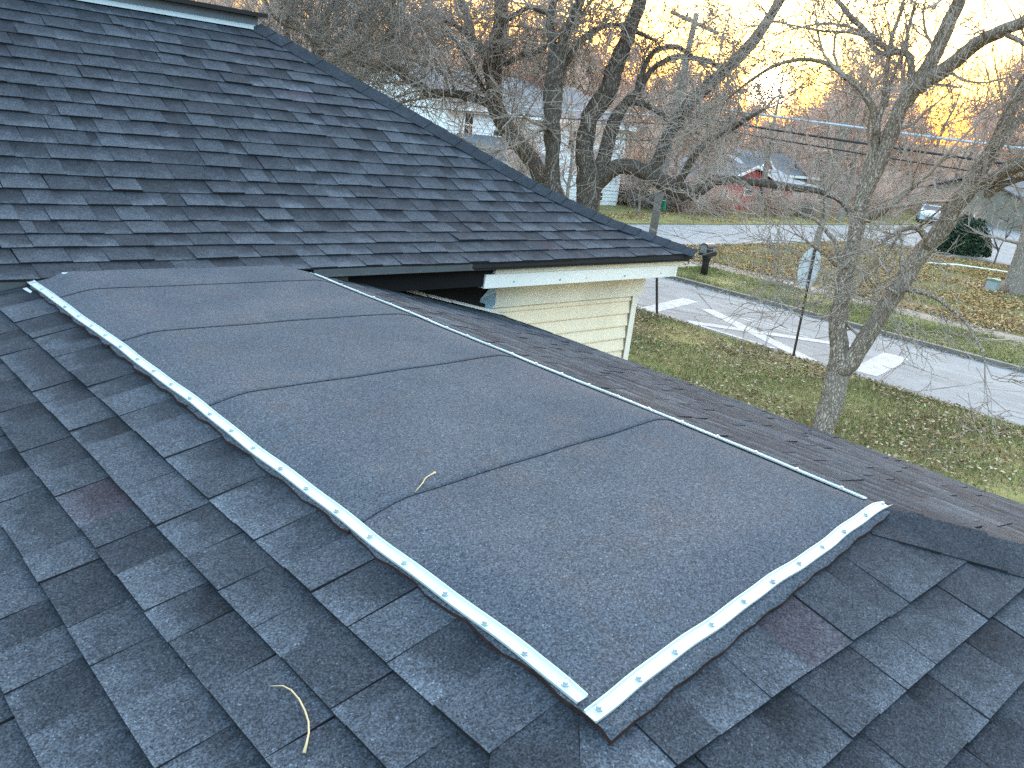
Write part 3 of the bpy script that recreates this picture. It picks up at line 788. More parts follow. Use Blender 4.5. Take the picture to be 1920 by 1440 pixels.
# ------------------------------------------------------------------ trees
LIMBS = {
  'fork': [
    [(13.3,6.01,-4.6,0.221),(13.34,6.0,-4.45,0.207),(13.45,6.01,-4.08,0.226),(13.56,6.05,-3.63,0.226),(13.61,6.08,-3.36,0.221),(13.63,6.16,-3.11,0.183),(13.63,6.26,-2.85,0.168),(13.68,6.33,-2.4,0.163),(13.72,6.38,-1.94,0.154),(13.76,6.39,-1.57,0.144),(13.79,6.42,-1.12,0.139),(13.79,6.45,-0.75,0.139),(13.79,6.47,-0.41,0.12),(13.79,6.46,-0.12,0.105),(13.79,6.45,0.2,0.096),(13.76,6.49,0.51,0.077),(13.69,6.6,0.77,0.067),(13.62,6.71,0.93,0.062),(13.53,6.85,1.06,0.057),(13.45,6.99,1.15,0.053)],
    [(13.45,6.99,1.15,0.053),(13.52,7.26,1.29,0.044),(13.58,7.55,1.39,0.044),(13.58,7.95,1.41,0.04),(13.56,8.39,1.29,0.035),(13.57,8.78,1.05,0.031),(13.61,9.11,0.82,0.021),(13.71,9.34,0.67,0.016)],
    [(13.54,6.02,-3.38,0.191),(13.59,5.91,-3.28,0.172),(13.71,5.82,-2.88,0.167),(13.84,5.7,-2.33,0.162),(13.91,5.6,-2.02,0.167),(14.02,5.46,-1.47,0.157),(14.09,5.31,-1.13,0.157),(14.14,5.18,-0.81,0.161),(14.15,5.14,-0.55,0.171),(14.18,5.03,-0.31,0.161),(14.19,4.96,-0.05,0.147),(14.2,4.87,0.2,0.142),(14.2,4.81,0.46,0.127),(14.18,4.77,0.74,0.113),(14.17,4.71,1.02,0.099),(14.15,4.64,1.32,0.089),(14.13,4.56,1.61,0.08),(14.1,4.44,1.96,0.066),(14.05,4.37,2.36,0.052)],
    [(14.18,4.88,-0.19,0.113),(13.96,4.65,-0.09,0.111),(13.75,4.41,0.04,0.1),(13.53,4.16,0.18,0.089),(13.33,3.85,0.38,0.074),(13.13,3.5,0.57,0.051)],
    [(14.13,4.72,-0.32,0.084),(14.0,4.55,-0.2,0.065),(13.88,4.37,-0.1,0.055),(13.77,4.11,-0.0,0.045),(13.69,3.76,0.06,0.027)],
    [(14.1,4.8,0.33,0.094),(14.3,4.71,0.66,0.085),(14.5,4.64,0.85,0.082),(14.72,4.48,1.09,0.068),(14.95,4.26,1.35,0.049)],
    [(13.75,6.42,-0.84,0.115),(13.78,6.37,-0.36,0.129),(13.81,6.28,0.03,0.134),(13.81,6.24,0.4,0.138),(13.8,6.2,0.69,0.138),(13.8,6.14,0.91,0.143),(13.8,6.06,1.07,0.143),(13.81,5.98,1.25,0.133),(13.8,5.9,1.48,0.128),(13.79,5.83,1.74,0.123),(13.77,5.77,1.97,0.123),(13.75,5.73,2.08,0.118),(13.73,5.68,2.29,0.109),(13.67,5.63,2.6,0.094),(13.62,5.57,2.93,0.071)],
    [(13.82,5.99,1.1,0.133),(13.77,5.84,1.22,0.127),(13.74,5.65,1.36,0.122),(13.7,5.47,1.52,0.121),(13.64,5.34,1.64,0.116),(13.59,5.18,1.76,0.111),(13.55,5.02,1.83,0.11),(13.5,4.84,1.91,0.1),(13.45,4.68,1.97,0.09),(13.4,4.5,2.06,0.076),(13.36,4.27,2.22,0.058)],
    [(13.45,4.8,1.82,0.041),(13.39,4.61,1.75,0.036),(13.32,4.43,1.66,0.027),(13.27,4.18,1.51,0.018)],
    [(13.78,6.11,0.93,0.076),(13.83,6.14,1.21,0.067),(13.84,6.24,1.53,0.062),(13.85,6.4,1.6,0.058),(13.86,6.57,1.64,0.058),(13.84,6.77,1.72,0.058),(13.81,6.98,1.84,0.059),(13.78,7.16,1.99,0.054),(13.76,7.35,2.12,0.049),(13.69,7.57,2.34,0.045),(13.57,7.85,2.64,0.035)],
    [(13.63,6.3,1.59,0.043),(13.7,6.67,1.56,0.039),(13.7,7.09,1.88,0.024),(13.68,7.57,1.98,0.025),(13.72,7.96,1.96,0.02),(13.71,8.43,1.85,0.015)],
    [(13.3,6.72,1.75,0.033),(13.33,7.08,1.81,0.029),(13.33,7.49,1.82,0.024),(13.31,7.91,1.88,0.02),(13.25,8.38,1.95,0.015)],
    [(13.66,6.43,0.37,0.047),(13.7,6.43,0.7,0.043),(13.72,6.47,1.02,0.043),(13.72,6.51,1.41,0.038),(13.71,6.54,1.8,0.034),(13.73,6.5,2.18,0.029),(13.72,6.51,2.55,0.024)],
    [(13.67,6.37,0.78,0.038),(13.62,6.35,1.17,0.033),(13.6,6.27,1.52,0.028),(13.54,6.23,1.93,0.028),(13.47,6.19,2.29,0.024)],
    [(13.8,6.3,-0.93,0.105),(13.73,6.15,-0.85,0.085),(13.65,6.01,-0.77,0.08),(13.56,5.89,-0.69,0.07)],
    [(13.56,5.89,-0.69,0.028),(13.51,5.71,-0.52,0.023),(13.43,5.57,-0.42,0.018),(13.33,5.52,-0.18,0.014),(13.22,5.46,0.01,0.011)],
    [(13.75,5.41,-1.92,0.066),(13.69,5.29,-1.89,0.047),(13.68,5.03,-1.9,0.042),(13.66,4.78,-1.95,0.037),(13.62,4.51,-2.08,0.032),(13.57,4.31,-2.18,0.027),(13.49,4.14,-2.33,0.022),(13.41,3.97,-2.47,0.022),(13.31,3.85,-2.63,0.018)],
    [(13.72,5.46,-2.01,0.037),(13.56,5.61,-1.92,0.028),(13.4,5.71,-1.99,0.023),(13.24,5.8,-2.06,0.018),(13.08,5.9,-2.06,0.014)],
    [(13.9,5.24,-1.2,0.075),(13.77,5.36,-1.01,0.061),(13.66,5.43,-0.95,0.046),(13.53,5.52,-0.97,0.046),(13.4,5.59,-1.04,0.041),(13.26,5.68,-1.17,0.032),(13.12,5.76,-1.29,0.027),(12.96,5.88,-1.39,0.018)],
    [(13.37,5.53,-1.0,0.027),(13.29,5.54,-1.15,0.027),(13.18,5.59,-1.4,0.023),(13.06,5.64,-1.66,0.018),(12.92,5.74,-1.84,0.013),(12.81,5.79,-1.97,0.011)],
    [(13.36,5.53,-1.05,0.027),(13.23,5.38,-1.28,0.023),(13.07,5.27,-1.5,0.018),(12.91,5.17,-1.59,0.013)],
    [(13.55,5.35,-0.94,0.028),(13.46,5.24,-0.81,0.023),(13.39,5.07,-0.63,0.018),(13.32,4.9,-0.41,0.013)],
    [(13.7,6.34,-1.74,0.076),(13.52,6.4,-1.75,0.047),(13.35,6.44,-1.71,0.038),(13.17,6.52,-1.58,0.033),(12.97,6.63,-1.47,0.028),(12.75,6.77,-1.34,0.018)],
    [(13.65,6.46,-1.74,0.057),(13.67,6.58,-1.56,0.048),(13.7,6.67,-1.4,0.043),(13.69,6.82,-1.3,0.043),(13.68,6.99,-1.15,0.039),(13.64,7.18,-1.07,0.029),(13.55,7.45,-1.0,0.024),(13.46,7.73,-0.91,0.02),(13.37,8.0,-0.86,0.015)],
    [(13.74,6.26,-1.77,0.019),(13.73,6.09,-1.82,0.019),(13.73,5.88,-1.95,0.019),(13.71,5.73,-2.05,0.014)],
  ],
  'big': [
    [(16.31,14.52,-2.68,0.318),(16.33,14.57,-2.21,0.297),(16.33,14.64,-1.76,0.291),(16.28,14.74,-1.31,0.291),(16.23,14.83,-0.87,0.235),(16.19,14.89,-0.38,0.221),(16.2,14.89,-0.1,0.214),(16.23,14.85,0.16,0.214),(16.29,14.77,0.42,0.221),(16.36,14.69,0.58,0.235),(16.42,14.62,0.79,0.235),(16.46,14.55,1.13,0.221),(16.48,14.5,1.38,0.208),(16.53,14.42,1.71,0.194),(16.56,14.34,2.02,0.187),(16.58,14.27,2.39,0.18),(16.6,14.19,2.71,0.166),(16.59,14.1,3.17,0.145),(16.58,13.96,3.78,0.111)],
    [(16.39,14.6,-1.49,0.208),(16.52,14.54,-1.14,0.194),(16.59,14.55,-0.75,0.181),(16.65,14.55,-0.42,0.174),(16.73,14.54,-0.03,0.174),(16.81,14.5,0.3,0.154),(16.93,14.41,0.57,0.126),(17.05,14.33,0.77,0.098),(17.14,14.27,0.91,0.077),(17.18,14.26,1.16,0.07),(17.24,14.22,1.54,0.063),(17.35,14.12,1.83,0.064),(17.5,13.98,1.95,0.064),(17.72,13.75,2.02,0.064),(17.93,13.56,1.91,0.057),(18.12,13.39,1.78,0.043)],
    [(16.36,14.61,-1.69,0.235),(16.43,14.48,-1.38,0.207),(16.57,14.25,-1.04,0.193),(16.75,13.96,-0.88,0.185),(16.95,13.63,-0.92,0.198),(17.14,13.27,-1.05,0.205),(17.29,12.97,-1.2,0.204),(17.47,12.61,-1.32,0.197),(17.6,12.34,-1.25,0.169),(17.69,12.12,-1.08,0.135),(17.75,11.94,-0.94,0.114),(17.96,11.52,-0.87,0.101),(18.21,11.01,-0.85,0.094),(18.51,10.38,-0.86,0.087),(18.67,9.97,-0.85,0.073),(18.77,9.64,-0.89,0.06),(18.86,9.32,-1.01,0.046),(18.9,9.07,-1.22,0.033)],
    [(16.92,13.55,-1.0,0.177),(17.13,13.4,-0.86,0.164),(17.26,13.34,-0.52,0.144),(17.34,13.34,-0.26,0.145),(17.49,13.26,0.14,0.152),(17.64,13.15,0.57,0.159),(17.86,12.92,1.0,0.153),(18.1,12.65,1.43,0.146),(18.3,12.43,1.76,0.14),(18.46,12.26,2.06,0.133),(18.59,12.1,2.4,0.126),(18.7,11.97,2.77,0.12),(18.8,11.81,3.22,0.113),(18.87,11.67,3.74,0.092)],
    [(17.31,12.69,-1.27,0.108),(17.24,12.59,-1.03,0.094),(17.25,12.38,-0.53,0.087),(17.28,12.13,-0.15,0.08),(17.39,11.75,0.13,0.073),(17.42,11.47,0.34,0.066),(17.45,11.17,0.55,0.046),(17.49,10.86,0.76,0.032)],
    [(17.23,14.29,0.77,0.07),(17.32,14.27,1.05,0.071),(17.43,14.2,1.38,0.064),(17.63,14.02,1.64,0.064),(17.89,13.78,1.81,0.071),(18.26,13.39,1.81,0.071),(18.49,13.18,1.76,0.064),(18.69,13.02,1.64,0.057),(18.86,12.91,1.48,0.036)],
    [(16.89,14.39,0.63,0.091),(16.94,14.25,0.64,0.084),(17.08,13.99,0.61,0.076),(17.2,13.75,0.54,0.076),(17.3,13.54,0.44,0.069),(17.37,13.36,0.31,0.062),(17.47,13.14,0.25,0.041),(17.59,12.88,0.11,0.027)],
    [(16.53,14.35,2.23,0.083),(16.47,14.49,2.3,0.069),(16.32,14.75,2.29,0.063),(16.16,15.03,2.17,0.063),(16.03,15.27,1.96,0.063),(15.96,15.45,1.73,0.056),(15.96,15.56,1.46,0.049),(15.95,15.69,1.21,0.042)],
    [(16.65,14.21,2.21,0.062),(16.86,14.13,2.17,0.049),(17.07,14.04,2.11,0.042),(17.23,14.01,2.07,0.028)],
    [(18.17,11.09,-0.85,0.027),(18.2,10.96,-0.99,0.027),(18.2,10.87,-1.23,0.02),(18.24,10.72,-1.39,0.013)],
  ],
  'upright': [
    [(15.02,14.48,-2.4,0.198),(15.01,14.55,-2.03,0.185),(14.99,14.61,-1.64,0.185),(14.97,14.68,-1.23,0.172),(14.94,14.74,-0.82,0.172),(14.91,14.78,-0.46,0.192),(14.9,14.8,-0.19,0.198),(14.88,14.81,0.06,0.205),(14.86,14.84,0.34,0.225),(14.84,14.85,0.58,0.231),(14.83,14.84,0.88,0.225),(14.84,14.81,1.17,0.198),(14.85,14.78,1.49,0.158),(14.86,14.74,1.78,0.132),(14.89,14.67,2.04,0.125),(14.94,14.58,2.29,0.119),(14.98,14.49,2.62,0.106),(15.01,14.35,3.11,0.079)],
    [(14.81,14.86,0.99,0.145),(14.79,14.95,1.33,0.133),(14.79,15.02,1.62,0.113),(14.77,15.11,1.91,0.1),(14.77,15.18,2.13,0.094),(14.8,15.2,2.43,0.087),(14.87,15.19,2.66,0.081),(14.93,15.16,3.12,0.061)],
    [(14.82,15.17,2.0,0.067),(14.82,15.27,2.26,0.061),(14.79,15.43,2.34,0.061),(14.75,15.6,2.39,0.061),(14.66,15.82,2.42,0.061),(14.56,16.06,2.29,0.062),(14.48,16.3,2.12,0.055),(14.42,16.5,1.96,0.042)],
    [(14.9,14.8,-0.1,0.066),(14.71,14.71,-0.22,0.072),(14.51,14.62,-0.21,0.058)],
    [(15.02,14.92,1.13,0.067),(15.23,14.89,1.42,0.06),(15.41,14.9,1.67,0.054),(15.67,14.81,1.92,0.048),(15.93,14.74,2.1,0.041)],
  ],
  'leaning': [
    [(16.2,15.46,-2.15,0.255),(15.96,15.84,-1.56,0.227),(15.71,16.16,-1.11,0.22),(15.39,16.54,-0.64,0.227),(15.2,16.77,-0.34,0.221),(15.07,16.93,-0.04,0.221),(14.99,17.04,0.2,0.221),(14.95,17.12,0.7,0.222),(14.92,17.17,0.96,0.236),(14.92,17.19,1.21,0.244),(14.95,17.19,1.53,0.237),(14.99,17.18,1.78,0.209),(15.01,17.17,2.06,0.187),(15.0,17.18,2.4,0.18),(14.99,17.18,2.77,0.166),(14.95,17.16,3.36,0.13)],
    [(14.97,17.29,1.12,0.144),(14.84,17.5,1.41,0.13),(14.78,17.66,1.52,0.123),(14.71,17.81,1.66,0.117),(14.68,17.93,1.85,0.117),(14.69,18.02,2.04,0.117),(14.66,18.12,2.29,0.11),(14.56,18.28,2.59,0.104),(14.39,18.46,3.05,0.082)],
    [(15.0,17.17,0.16,0.115),(14.78,17.28,0.23,0.107),(14.45,17.47,0.3,0.107),(14.08,17.69,0.33,0.1),(13.65,17.95,0.28,0.121),(13.46,18.02,0.34,0.12),(13.26,18.09,0.44,0.12),(12.98,18.21,0.6,0.113),(12.73,18.3,0.75,0.105),(12.46,18.42,0.73,0.084),(12.24,18.49,0.69,0.077),(12.04,18.55,0.72,0.063),(11.74,18.66,0.8,0.049),(11.5,18.74,0.82,0.035)],
    [(14.73,17.85,1.64,0.073),(14.63,17.92,1.76,0.066),(14.34,18.13,1.98,0.066),(14.04,18.35,2.07,0.058),(13.85,18.48,2.16,0.058),(13.71,18.6,2.1,0.058),(13.61,18.69,1.96,0.058),(13.4,18.85,1.76,0.051),(13.3,18.95,1.53,0.044),(13.28,18.98,1.26,0.036)],
    [(15.04,17.4,0.34,0.065),(14.86,17.43,0.55,0.058),(14.62,17.51,0.88,0.057),(14.41,17.55,1.17,0.05),(14.22,17.57,1.36,0.05),(14.04,17.6,1.52,0.043),(13.85,17.63,1.62,0.035),(13.7,17.63,1.64,0.035),(13.54,17.65,1.55,0.021)],
    [(15.06,17.08,1.19,0.086),(15.16,16.95,1.22,0.079),(15.24,16.83,1.3,0.079),(15.41,16.63,1.43,0.079),(15.57,16.43,1.53,0.071),(15.72,16.23,1.68,0.064),(15.85,16.05,1.88,0.057),(15.91,15.92,2.06,0.043)],
    [(12.81,18.6,0.79,0.064),(12.57,18.51,1.0,0.056),(12.42,18.36,1.28,0.049),(12.35,18.14,1.52,0.042),(12.36,17.88,1.7,0.034)],
    [(12.77,18.34,1.55,0.049),(12.45,18.41,1.29,0.042),(12.19,18.45,1.07,0.035),(11.91,18.47,0.97,0.028)],
  ],
  'ridge': [
    [(9.24,16.51,-1.75,0.203),(9.38,16.57,-0.76,0.168),(9.51,16.58,0.1,0.132),(9.56,16.6,0.52,0.108),(9.61,16.63,0.89,0.079),(9.67,16.64,1.15,0.073),(9.78,16.61,1.44,0.067),(9.88,16.6,1.64,0.067),(9.99,16.57,1.91,0.061),(10.13,16.48,2.44,0.049)],
    [(9.46,16.48,0.2,0.084),(9.2,16.61,0.58,0.072),(9.0,16.71,0.91,0.06),(8.93,16.72,1.25,0.048),(9.03,16.64,1.56,0.042),(9.11,16.56,1.96,0.036)],
    [(9.59,16.62,0.63,0.072),(9.96,16.57,0.99,0.055),(10.26,16.56,1.24,0.049),(10.55,16.54,1.54,0.05),(10.85,16.52,1.8,0.044),(11.08,16.51,2.15,0.038)],
    [(9.58,16.63,0.42,0.072),(9.93,16.18,0.74,0.048),(10.24,15.72,1.15,0.041),(10.39,15.34,1.62,0.035),(10.41,15.04,1.96,0.029)],
    [(9.61,16.6,0.84,0.048),(9.17,16.38,1.08,0.041),(8.61,16.22,1.15,0.035),(8.2,15.97,1.33,0.028)],
  ],
}


def tubes(chains, big=.045):
    """chains of (points, radii) -> vertices and quads, thick ones rounder"""
    groups = {}
    for pts, rad in chains:
        sides = 12 if rad[0] > .09 else 8 if rad[0] > .03 else 5 if rad[0] > .012 else 3
        groups.setdefault((len(pts), sides), []).append((pts, rad))
    Vs, Fs, off = [], [], 0
    for (n, s), lst in groups.items():
        P = np.array([c[0] for c in lst], float); Rr = np.array([c[1] for c in lst], float); N = len(lst)
        T = np.empty_like(P); T[:, 1:-1] = P[:, 2:]-P[:, :-2]; T[:, 0] = P[:, 1]-P[:, 0]; T[:, -1] = P[:, -1]-P[:, -2]
        T /= np.linalg.norm(T, axis=2, keepdims=True) + 1e-9
        D = P[:, -1]-P[:, 0]; ref = np.where((np.abs(D[:, 2:3]) > .75*np.linalg.norm(D, axis=1, keepdims=True)), np.array([[1., .2, 0]]), np.array([[.1, 0, 1.]]))
        A = np.cross(T, ref[:, None, :]); A /= np.linalg.norm(A, axis=2, keepdims=True) + 1e-9
        B = np.cross(T, A)
        an = np.arange(s)*2*np.pi/s
        rr = Rr[:, :, None]*np.ones(s)
        if s >= 8: rr = rr*(1 + nrng.normal(0, .055, rr.shape))
        V = P[:, :, None, :] + rr[..., None]*(A[:, :, None, :]*np.cos(an)[None, None, :, None] + B[:, :, None, :]*np.sin(an)[None, None, :, None])
        base = np.arange(N)[:, None, None]*n*s + np.arange(n-1)[None, :, None]*s
        k = np.arange(s)[None, None, :]; k2 = (np.arange(s)+1) % s
        F = np.stack([base+k, base+k2, base+s+k2, base+s+k], -1).reshape(-1, 4) + off
        Vs.append(V.reshape(-1, 3)); Fs.append(F); off += V.size//3
    return np.concatenate(Vs), np.concatenate(Fs)

def rand_perp(d, ang, rg):
    x, y, z = rg.gauss(0, 1), rg.gauss(0, 1), rg.gauss(0, 1)
    k = x*d[0]+y*d[1]+z*d[2]; x -= k*d[0]; y -= k*d[1]; z -= k*d[2]
    l = math.sqrt(x*x+y*y+z*z) or 1
    c, s = math.cos(ang), math.sin(ang)/l
    return (d[0]*c+x*s, d[1]*c+y*s, d[2]*c+z*s)

def grow(out, p, d, L, r, lvl, rg, o):
    n = 4 if lvl == 0 else 6 if lvl == 1 else 8
    st = L/(n-1); pts = [p]; rad = [r]; w = o['wander']; up = o['trop'][lvl]; rmin = o['rmin']
    x, y, z = p; dx, dy, dz = d; dirs = [d]
    for i in range(1, n):
        dx += rg.gauss(0, w); dy += rg.gauss(0, w); dz += rg.gauss(0, w) + up
        l = math.sqrt(dx*dx+dy*dy+dz*dz) or 1; dx /= l; dy /= l; dz /= l
        x += dx*st; y += dy*st; z += dz*st
        pts.append((x, y, z)); rad.append(max(r*(1-.72*i/(n-1)), rmin*.7)); dirs.append((dx, dy, dz))
    out.append((pts, rad))
    if lvl > 0:
        k = L*o['dens'][lvl]; k = int(k) + (rg.random() < k-int(k))
        for _ in range(k):
            t = rg.uniform(.18, 1.0)*(n-1); i = min(int(t), n-2); f = t-i
            q = tuple(pts[i][a]*(1-f)+pts[i+1][a]*f for a in range(3))
            c = rand_perp(dirs[i+1], rg.uniform(.45, 1.15), rg)
            grow(out, q, c, L*rg.uniform(*o['ratio']), max(rad[i]*rg.uniform(.4, .7), rmin), lvl-1, rg, o)

def hero_tree(name, key, label, bark, twig, dens, o, seed, limb_L=(.7, 1.9), low=-9.0, fat=1.0):
    rg = random.Random(seed)
    limbs = [[(*q[:3], q[3]*fat) for q in l] for l in LIMBS[key]]
    base = list(limbs[0][0])
    if base[2] > G:                                    # carry the stem on down to the ground where the roof hides it
        nx_ = limbs[0][1]; slope = [(base[i]-nx_[i]) for i in range(3)]
        kk = (base[2]-(G-.15))
        limbs[0] = [(base[0]+.1*kk*slope[0], base[1]+.1*kk*slope[1], G-.15, base[3]*1.5), (base[0]+.05*kk*slope[0], base[1]+.05*kk*slope[1], base[2]-kk*.75, base[3]*1.15)] + limbs[0]
    t = empty(name, (limbs[0][0][0], limbs[0][0][1], G)); tag(t, label, 'tree')
    wood, twigs = [], []
    for l in limbs:
        # smooth the traced limb and roughen it slightly
        pts = []; rad = []
        for i in range(len(l)-1):
            a, b_ = l[i], l[i+1]; p0 = l[i-1] if i else a; p3 = l[i+2] if i+2 < len(l) else b_
            for f in (0, .5):
                q = []
                for c in range(4):
                    m0 = (b_[c]-p0[c])*.5; m1 = (p3[c]-a[c])*.5; f2, f3 = f*f, f**3
                    q.append((2*f3-3*f2+1)*a[c] + (f3-2*f2+f)*m0 + (-2*f3+3*f2)*b_[c] + (f3-f2)*m1)
                j = .05*q[3]
                pts.append((q[0]+rg.gauss(0, j), q[1]+rg.gauss(0, j), q[2]+rg.gauss(0, j))); rad.append(max(q[3], .008))
        pts.append(tuple(l[-1][:3])); rad.append(max(l[-1][3]*.8, .007))
        wood.append((pts, rad))
        # branches along the limb
        for i in range(1, len(pts)):
            a, b_ = Vector(pts[i-1]), Vector(pts[i]); L = (b_-a).length; d = (b_-a).normalized()
            r = rad[i]; kd = dens*(1.0 if r < .09 else .5 if r < .13 else .06)*(.28 if b_.z < low else 1.0)
            k = L*kd; k = int(k) + (rg.random() < k-int(k))
            for _ in range(k):
                f = rg.random(); q = tuple(a.lerp(b_, f))
                c = rand_perp(tuple(d), rg.uniform(.5, 1.3), rg)
                LL = rg.uniform(*limb_L); rb = min(max(r*rg.uniform(.16, .36), .009), .032)
                grow(twigs, q, c, LL, rb, 2, rg, o)
        # the limb's end goes on as finer branches
        d = (Vector(pts[-1])-Vector(pts[-3])).normalized()
        for _ in range(3): grow(twigs, pts[-1], rand_perp(tuple(d), rg.uniform(.1, .5), rg), rg.uniform(1.0, 2.2), max(rad[-1]*.8, .010), 2, rg, o)
    V, F = tubes(wood); obj('trunk', fast_mesh('trunk', V, F, bark, smooth=True), t)
    V, F = tubes(twigs); obj('crown', fast_mesh('crown', V, F, twig), t)
    return len(twigs)

o1 = dict(wander=.20, trop=(0.02, .05, .09), rmin=.0070, dens=(0, 5.2, 3.6), ratio=(.30, .62))
o2 = dict(wander=.22, trop=(-.07, -.04, .02), rmin=.0095, dens=(0, 5.2, 3.8), ratio=(.36, .72))
nt = []
nt.append(hero_tree('bare_tree', 'fork', 'forked bare tree on the near lawn leaning toward the road', M_BARK, M_TWIG, 5.4, o1, 3, (.6, 1.9), -.3, .86))
nt.append(hero_tree('bare_tree', 'big', 'thick bare tree with a long horizontal limb past the hip roof', M_BARK_DARK, M_TWIG, 6.2, o2, 5, (.8, 2.2), -.75))
nt.append(hero_tree('bare_tree', 'upright', 'upright dark bare tree between the leaning tree and thick tree', M_BARK_DARK, M_TWIG, 10, o2, 8, (.8, 2.2)))
nt.append(hero_tree('bare_tree', 'leaning', 'left leaning bare tree with a limb reaching over the hip', M_BARK_DARK, M_TWIG, 9, o2, 13, (.8, 2.2)))
nt.append(hero_tree('bare_tree', 'ridge', 'slender bare tree rising behind the top of the hip roof', M_BARK, M_TWIG_PALE, 16, dict(o1, rmin=.0068), 21, (.8, 2.4)))
open('/tmp/log','w').write(str(nt))

# ---- the bare trees of the neighbourhood and the wooded rise: six built, the rest copies
def whole_tree(seed, H, spread, o, nlimb=13, lean=.05):
    rg = random.Random(seed); wood, tw = [], []
    n = 9; pts = []; rad = []; x = y = 0.0
    r0 = H*.016
    for i in range(n):
        t = i/(n-1); pts.append((x, y, -.2 + H*.86*t)); rad.append(r0*(1.25 if i == 0 else 1)*(1-.88*t)); x += rg.gauss(0, lean)*H/n*2; y += rg.gauss(0, lean)*H/n*2
    wood.append((pts, rad))
    for k in range(nlimb):
        t = rg.uniform(.22, .98); i = min(int(t*(n-1)), n-2); f = t*(n-1)-i
        q = tuple(pts[i][a]*(1-f)+pts[i+1][a]*f for a in range(3)); an = rg.uniform(0, 6.283); e = rg.uniform(.35, 1.0)
        d = (math.cos(an)*math.cos(e), math.sin(an)*math.cos(e), math.sin(e))
        L = H*spread*rg.uniform(.6, 1.1)*(1.15-.75*t)
        out = []
        grow(out, q, d, L, max(rad[i]*.5, .03), 3, rg, o)
        wood.append(out[0]); tw += out[1:]
    return wood, tw
ob = dict(wander=.16, trop=(.02, .03, .05, .07), rmin=.022, dens=(0, 4.2, 3.6, 2.9), ratio=(.34, .62))
protos = []
def make_whole(name, i, H, spread, bark, twig, oo, nl):
    w, tw = whole_tree(100+i, H, spread, oo, nl)
    V, F = tubes(w); a = fast_mesh('trunk', V, F, bark, smooth=True)
    V, F = tubes(tw); b = fast_mesh('crown', V, F, twig)
    return a, b, len(tw)
for i in range(6):
    protos.append(make_whole('bare_tree', i, (9.5, 11, 12, 8.5, 10, 13)[i], (.40, .34, .36, .46, .38, .32)[i], M_BARK, M_TWIG_FAR, ob, (13, 12, 13, 14, 13, 13)[i]))
open('/tmp/log','a').write(str([p[2] for p in protos]))
def place_tree(name, pr, x, y, z, s, rot, label, group=None, cat='tree'):
    t = empty(name, (x, y, z)); t.scale = (s, s, s*rng.uniform(.92, 1.1)); t.rotation_euler = (0, 0, rot)
    tag(t, label, cat, group)
    for nm, me in (('trunk', pr[0]), ('crown', pr[1])): link(bpy.data.objects.new(nm, me), t)
    return t
def hill(x, y):
    dx, dy = x-30, y-20; r = math.hypot(dx, dy); a = math.atan2(dx, dy)
    t = min(max((r-85)/150, 0), 1); t = t*t*(3-2*t)
    return G + t*(8.0 + 1.6*math.sin(a*5+1) + 1.1*math.sin(a*11))
tr = random.Random(5)
count = 0
HOUSES = [(26, 43, 33, 50), (46, 62, 30, 46), (78, 100, 20, 40), (62, 76, 20, 36)]
def blocked(x, y):
    if 16.5 < x < 24 or 20.5 < y < 27.8 or (48 < x < 77 and y < 22): return True
    if x < 27.5 and y < 28: return True
    return any(a-1 < x < b+1 and c-1 < y < d+1 for a, b, c, d in HOUSES)
for (d0, d1, num, s0, s1, a0, a1) in ((55, 80, 44, .85, 1.2, 19, 77), (80, 110, 66, .95, 1.4, 19, 77), (110, 150, 90, 1.1, 1.65, 19, 77), (150, 215, 66, 1.25, 1.85, 17, 79), (60, 110, 20, 1.0, 1.5, -3, 19), (60, 110, 9, 1.0, 1.5, 78, 88)):
    k = 0; tries = 0
    while k < num and tries < 4000:
        tries += 1
        az = R_(tr.uniform(a0, a1)); d = tr.uniform(d0, d1); x, y = d*math.sin(az), d*math.cos(az)
        if blocked(x, y): continue
        dip = 1.0 - .12*math.exp(-((math.degrees(az)-58)/10)**2) - .22*math.exp(-((math.degrees(az)-58)/3)**2)
        place_tree('bare_tree', protos[tr.randrange(6)], x, y, hill(x, y)-.1, tr.uniform(s0, s1)*dip*(1.22 if math.degrees(az) > 63 else 1.06), tr.uniform(0, 6.28), 'bare brown tree in the woods beyond the street', 'bare trees of the woods behind the houses')
        k += 1; count += 1
pass

# ------------------------------------------------------------------ shrubs and thickets
def bush_mesh(seed, n_stem, H, spread, twig, oo):
    rg = random.Random(seed); out = []
    for _ in range(n_stem):
        an = rg.uniform(0, 6.283); e = rg.uniform(.75, 1.45)
        d = (math.cos(an)*math.cos(e), math.sin(an)*math.cos(e), math.sin(e))
        grow(out, (rg.uniform(-.3, .3)*spread, rg.uniform(-.3, .3)*spread, -.05), d, H*rg.uniform(.6, 1.05), .018, 2, rg, oo)
    V, F = tubes(out); return fast_mesh('branches', V, F, twig)
obs = dict(wander=.2, trop=(.02, .04, .06), rmin=.009, dens=(0, 3.4, 4.2), ratio=(.3, .6))
bushes = [bush_mesh(300+i, 26, 2.3, 1.6, (M_TWIG_FAR, M_TWIG_FAR, M_TWIG_PALE)[i], obs) for i in range(3)]
br = random.Random(9)
def put_bush(x, y, z, s, label, group):
    o = bpy.data.objects.new('bare_shrub', bushes[br.randrange(3)]); link(o); o.location = (x, y, z); o.scale = (s*br.uniform(.9, 1.3), s*br.uniform(.9, 1.3), s); o.rotation_euler = (0, 0, br.uniform(0, 6.28))
    tag(o, label, 'shrub', group)
for i in range(26):
    put_bush(br.uniform(42.5, 66), br.uniform(29.3, 32.2), G+.03, br.uniform(.4, .72), 'leafless brown shrub in the thicket in front of the red house', 'leafless shrubs along the far side of the street')
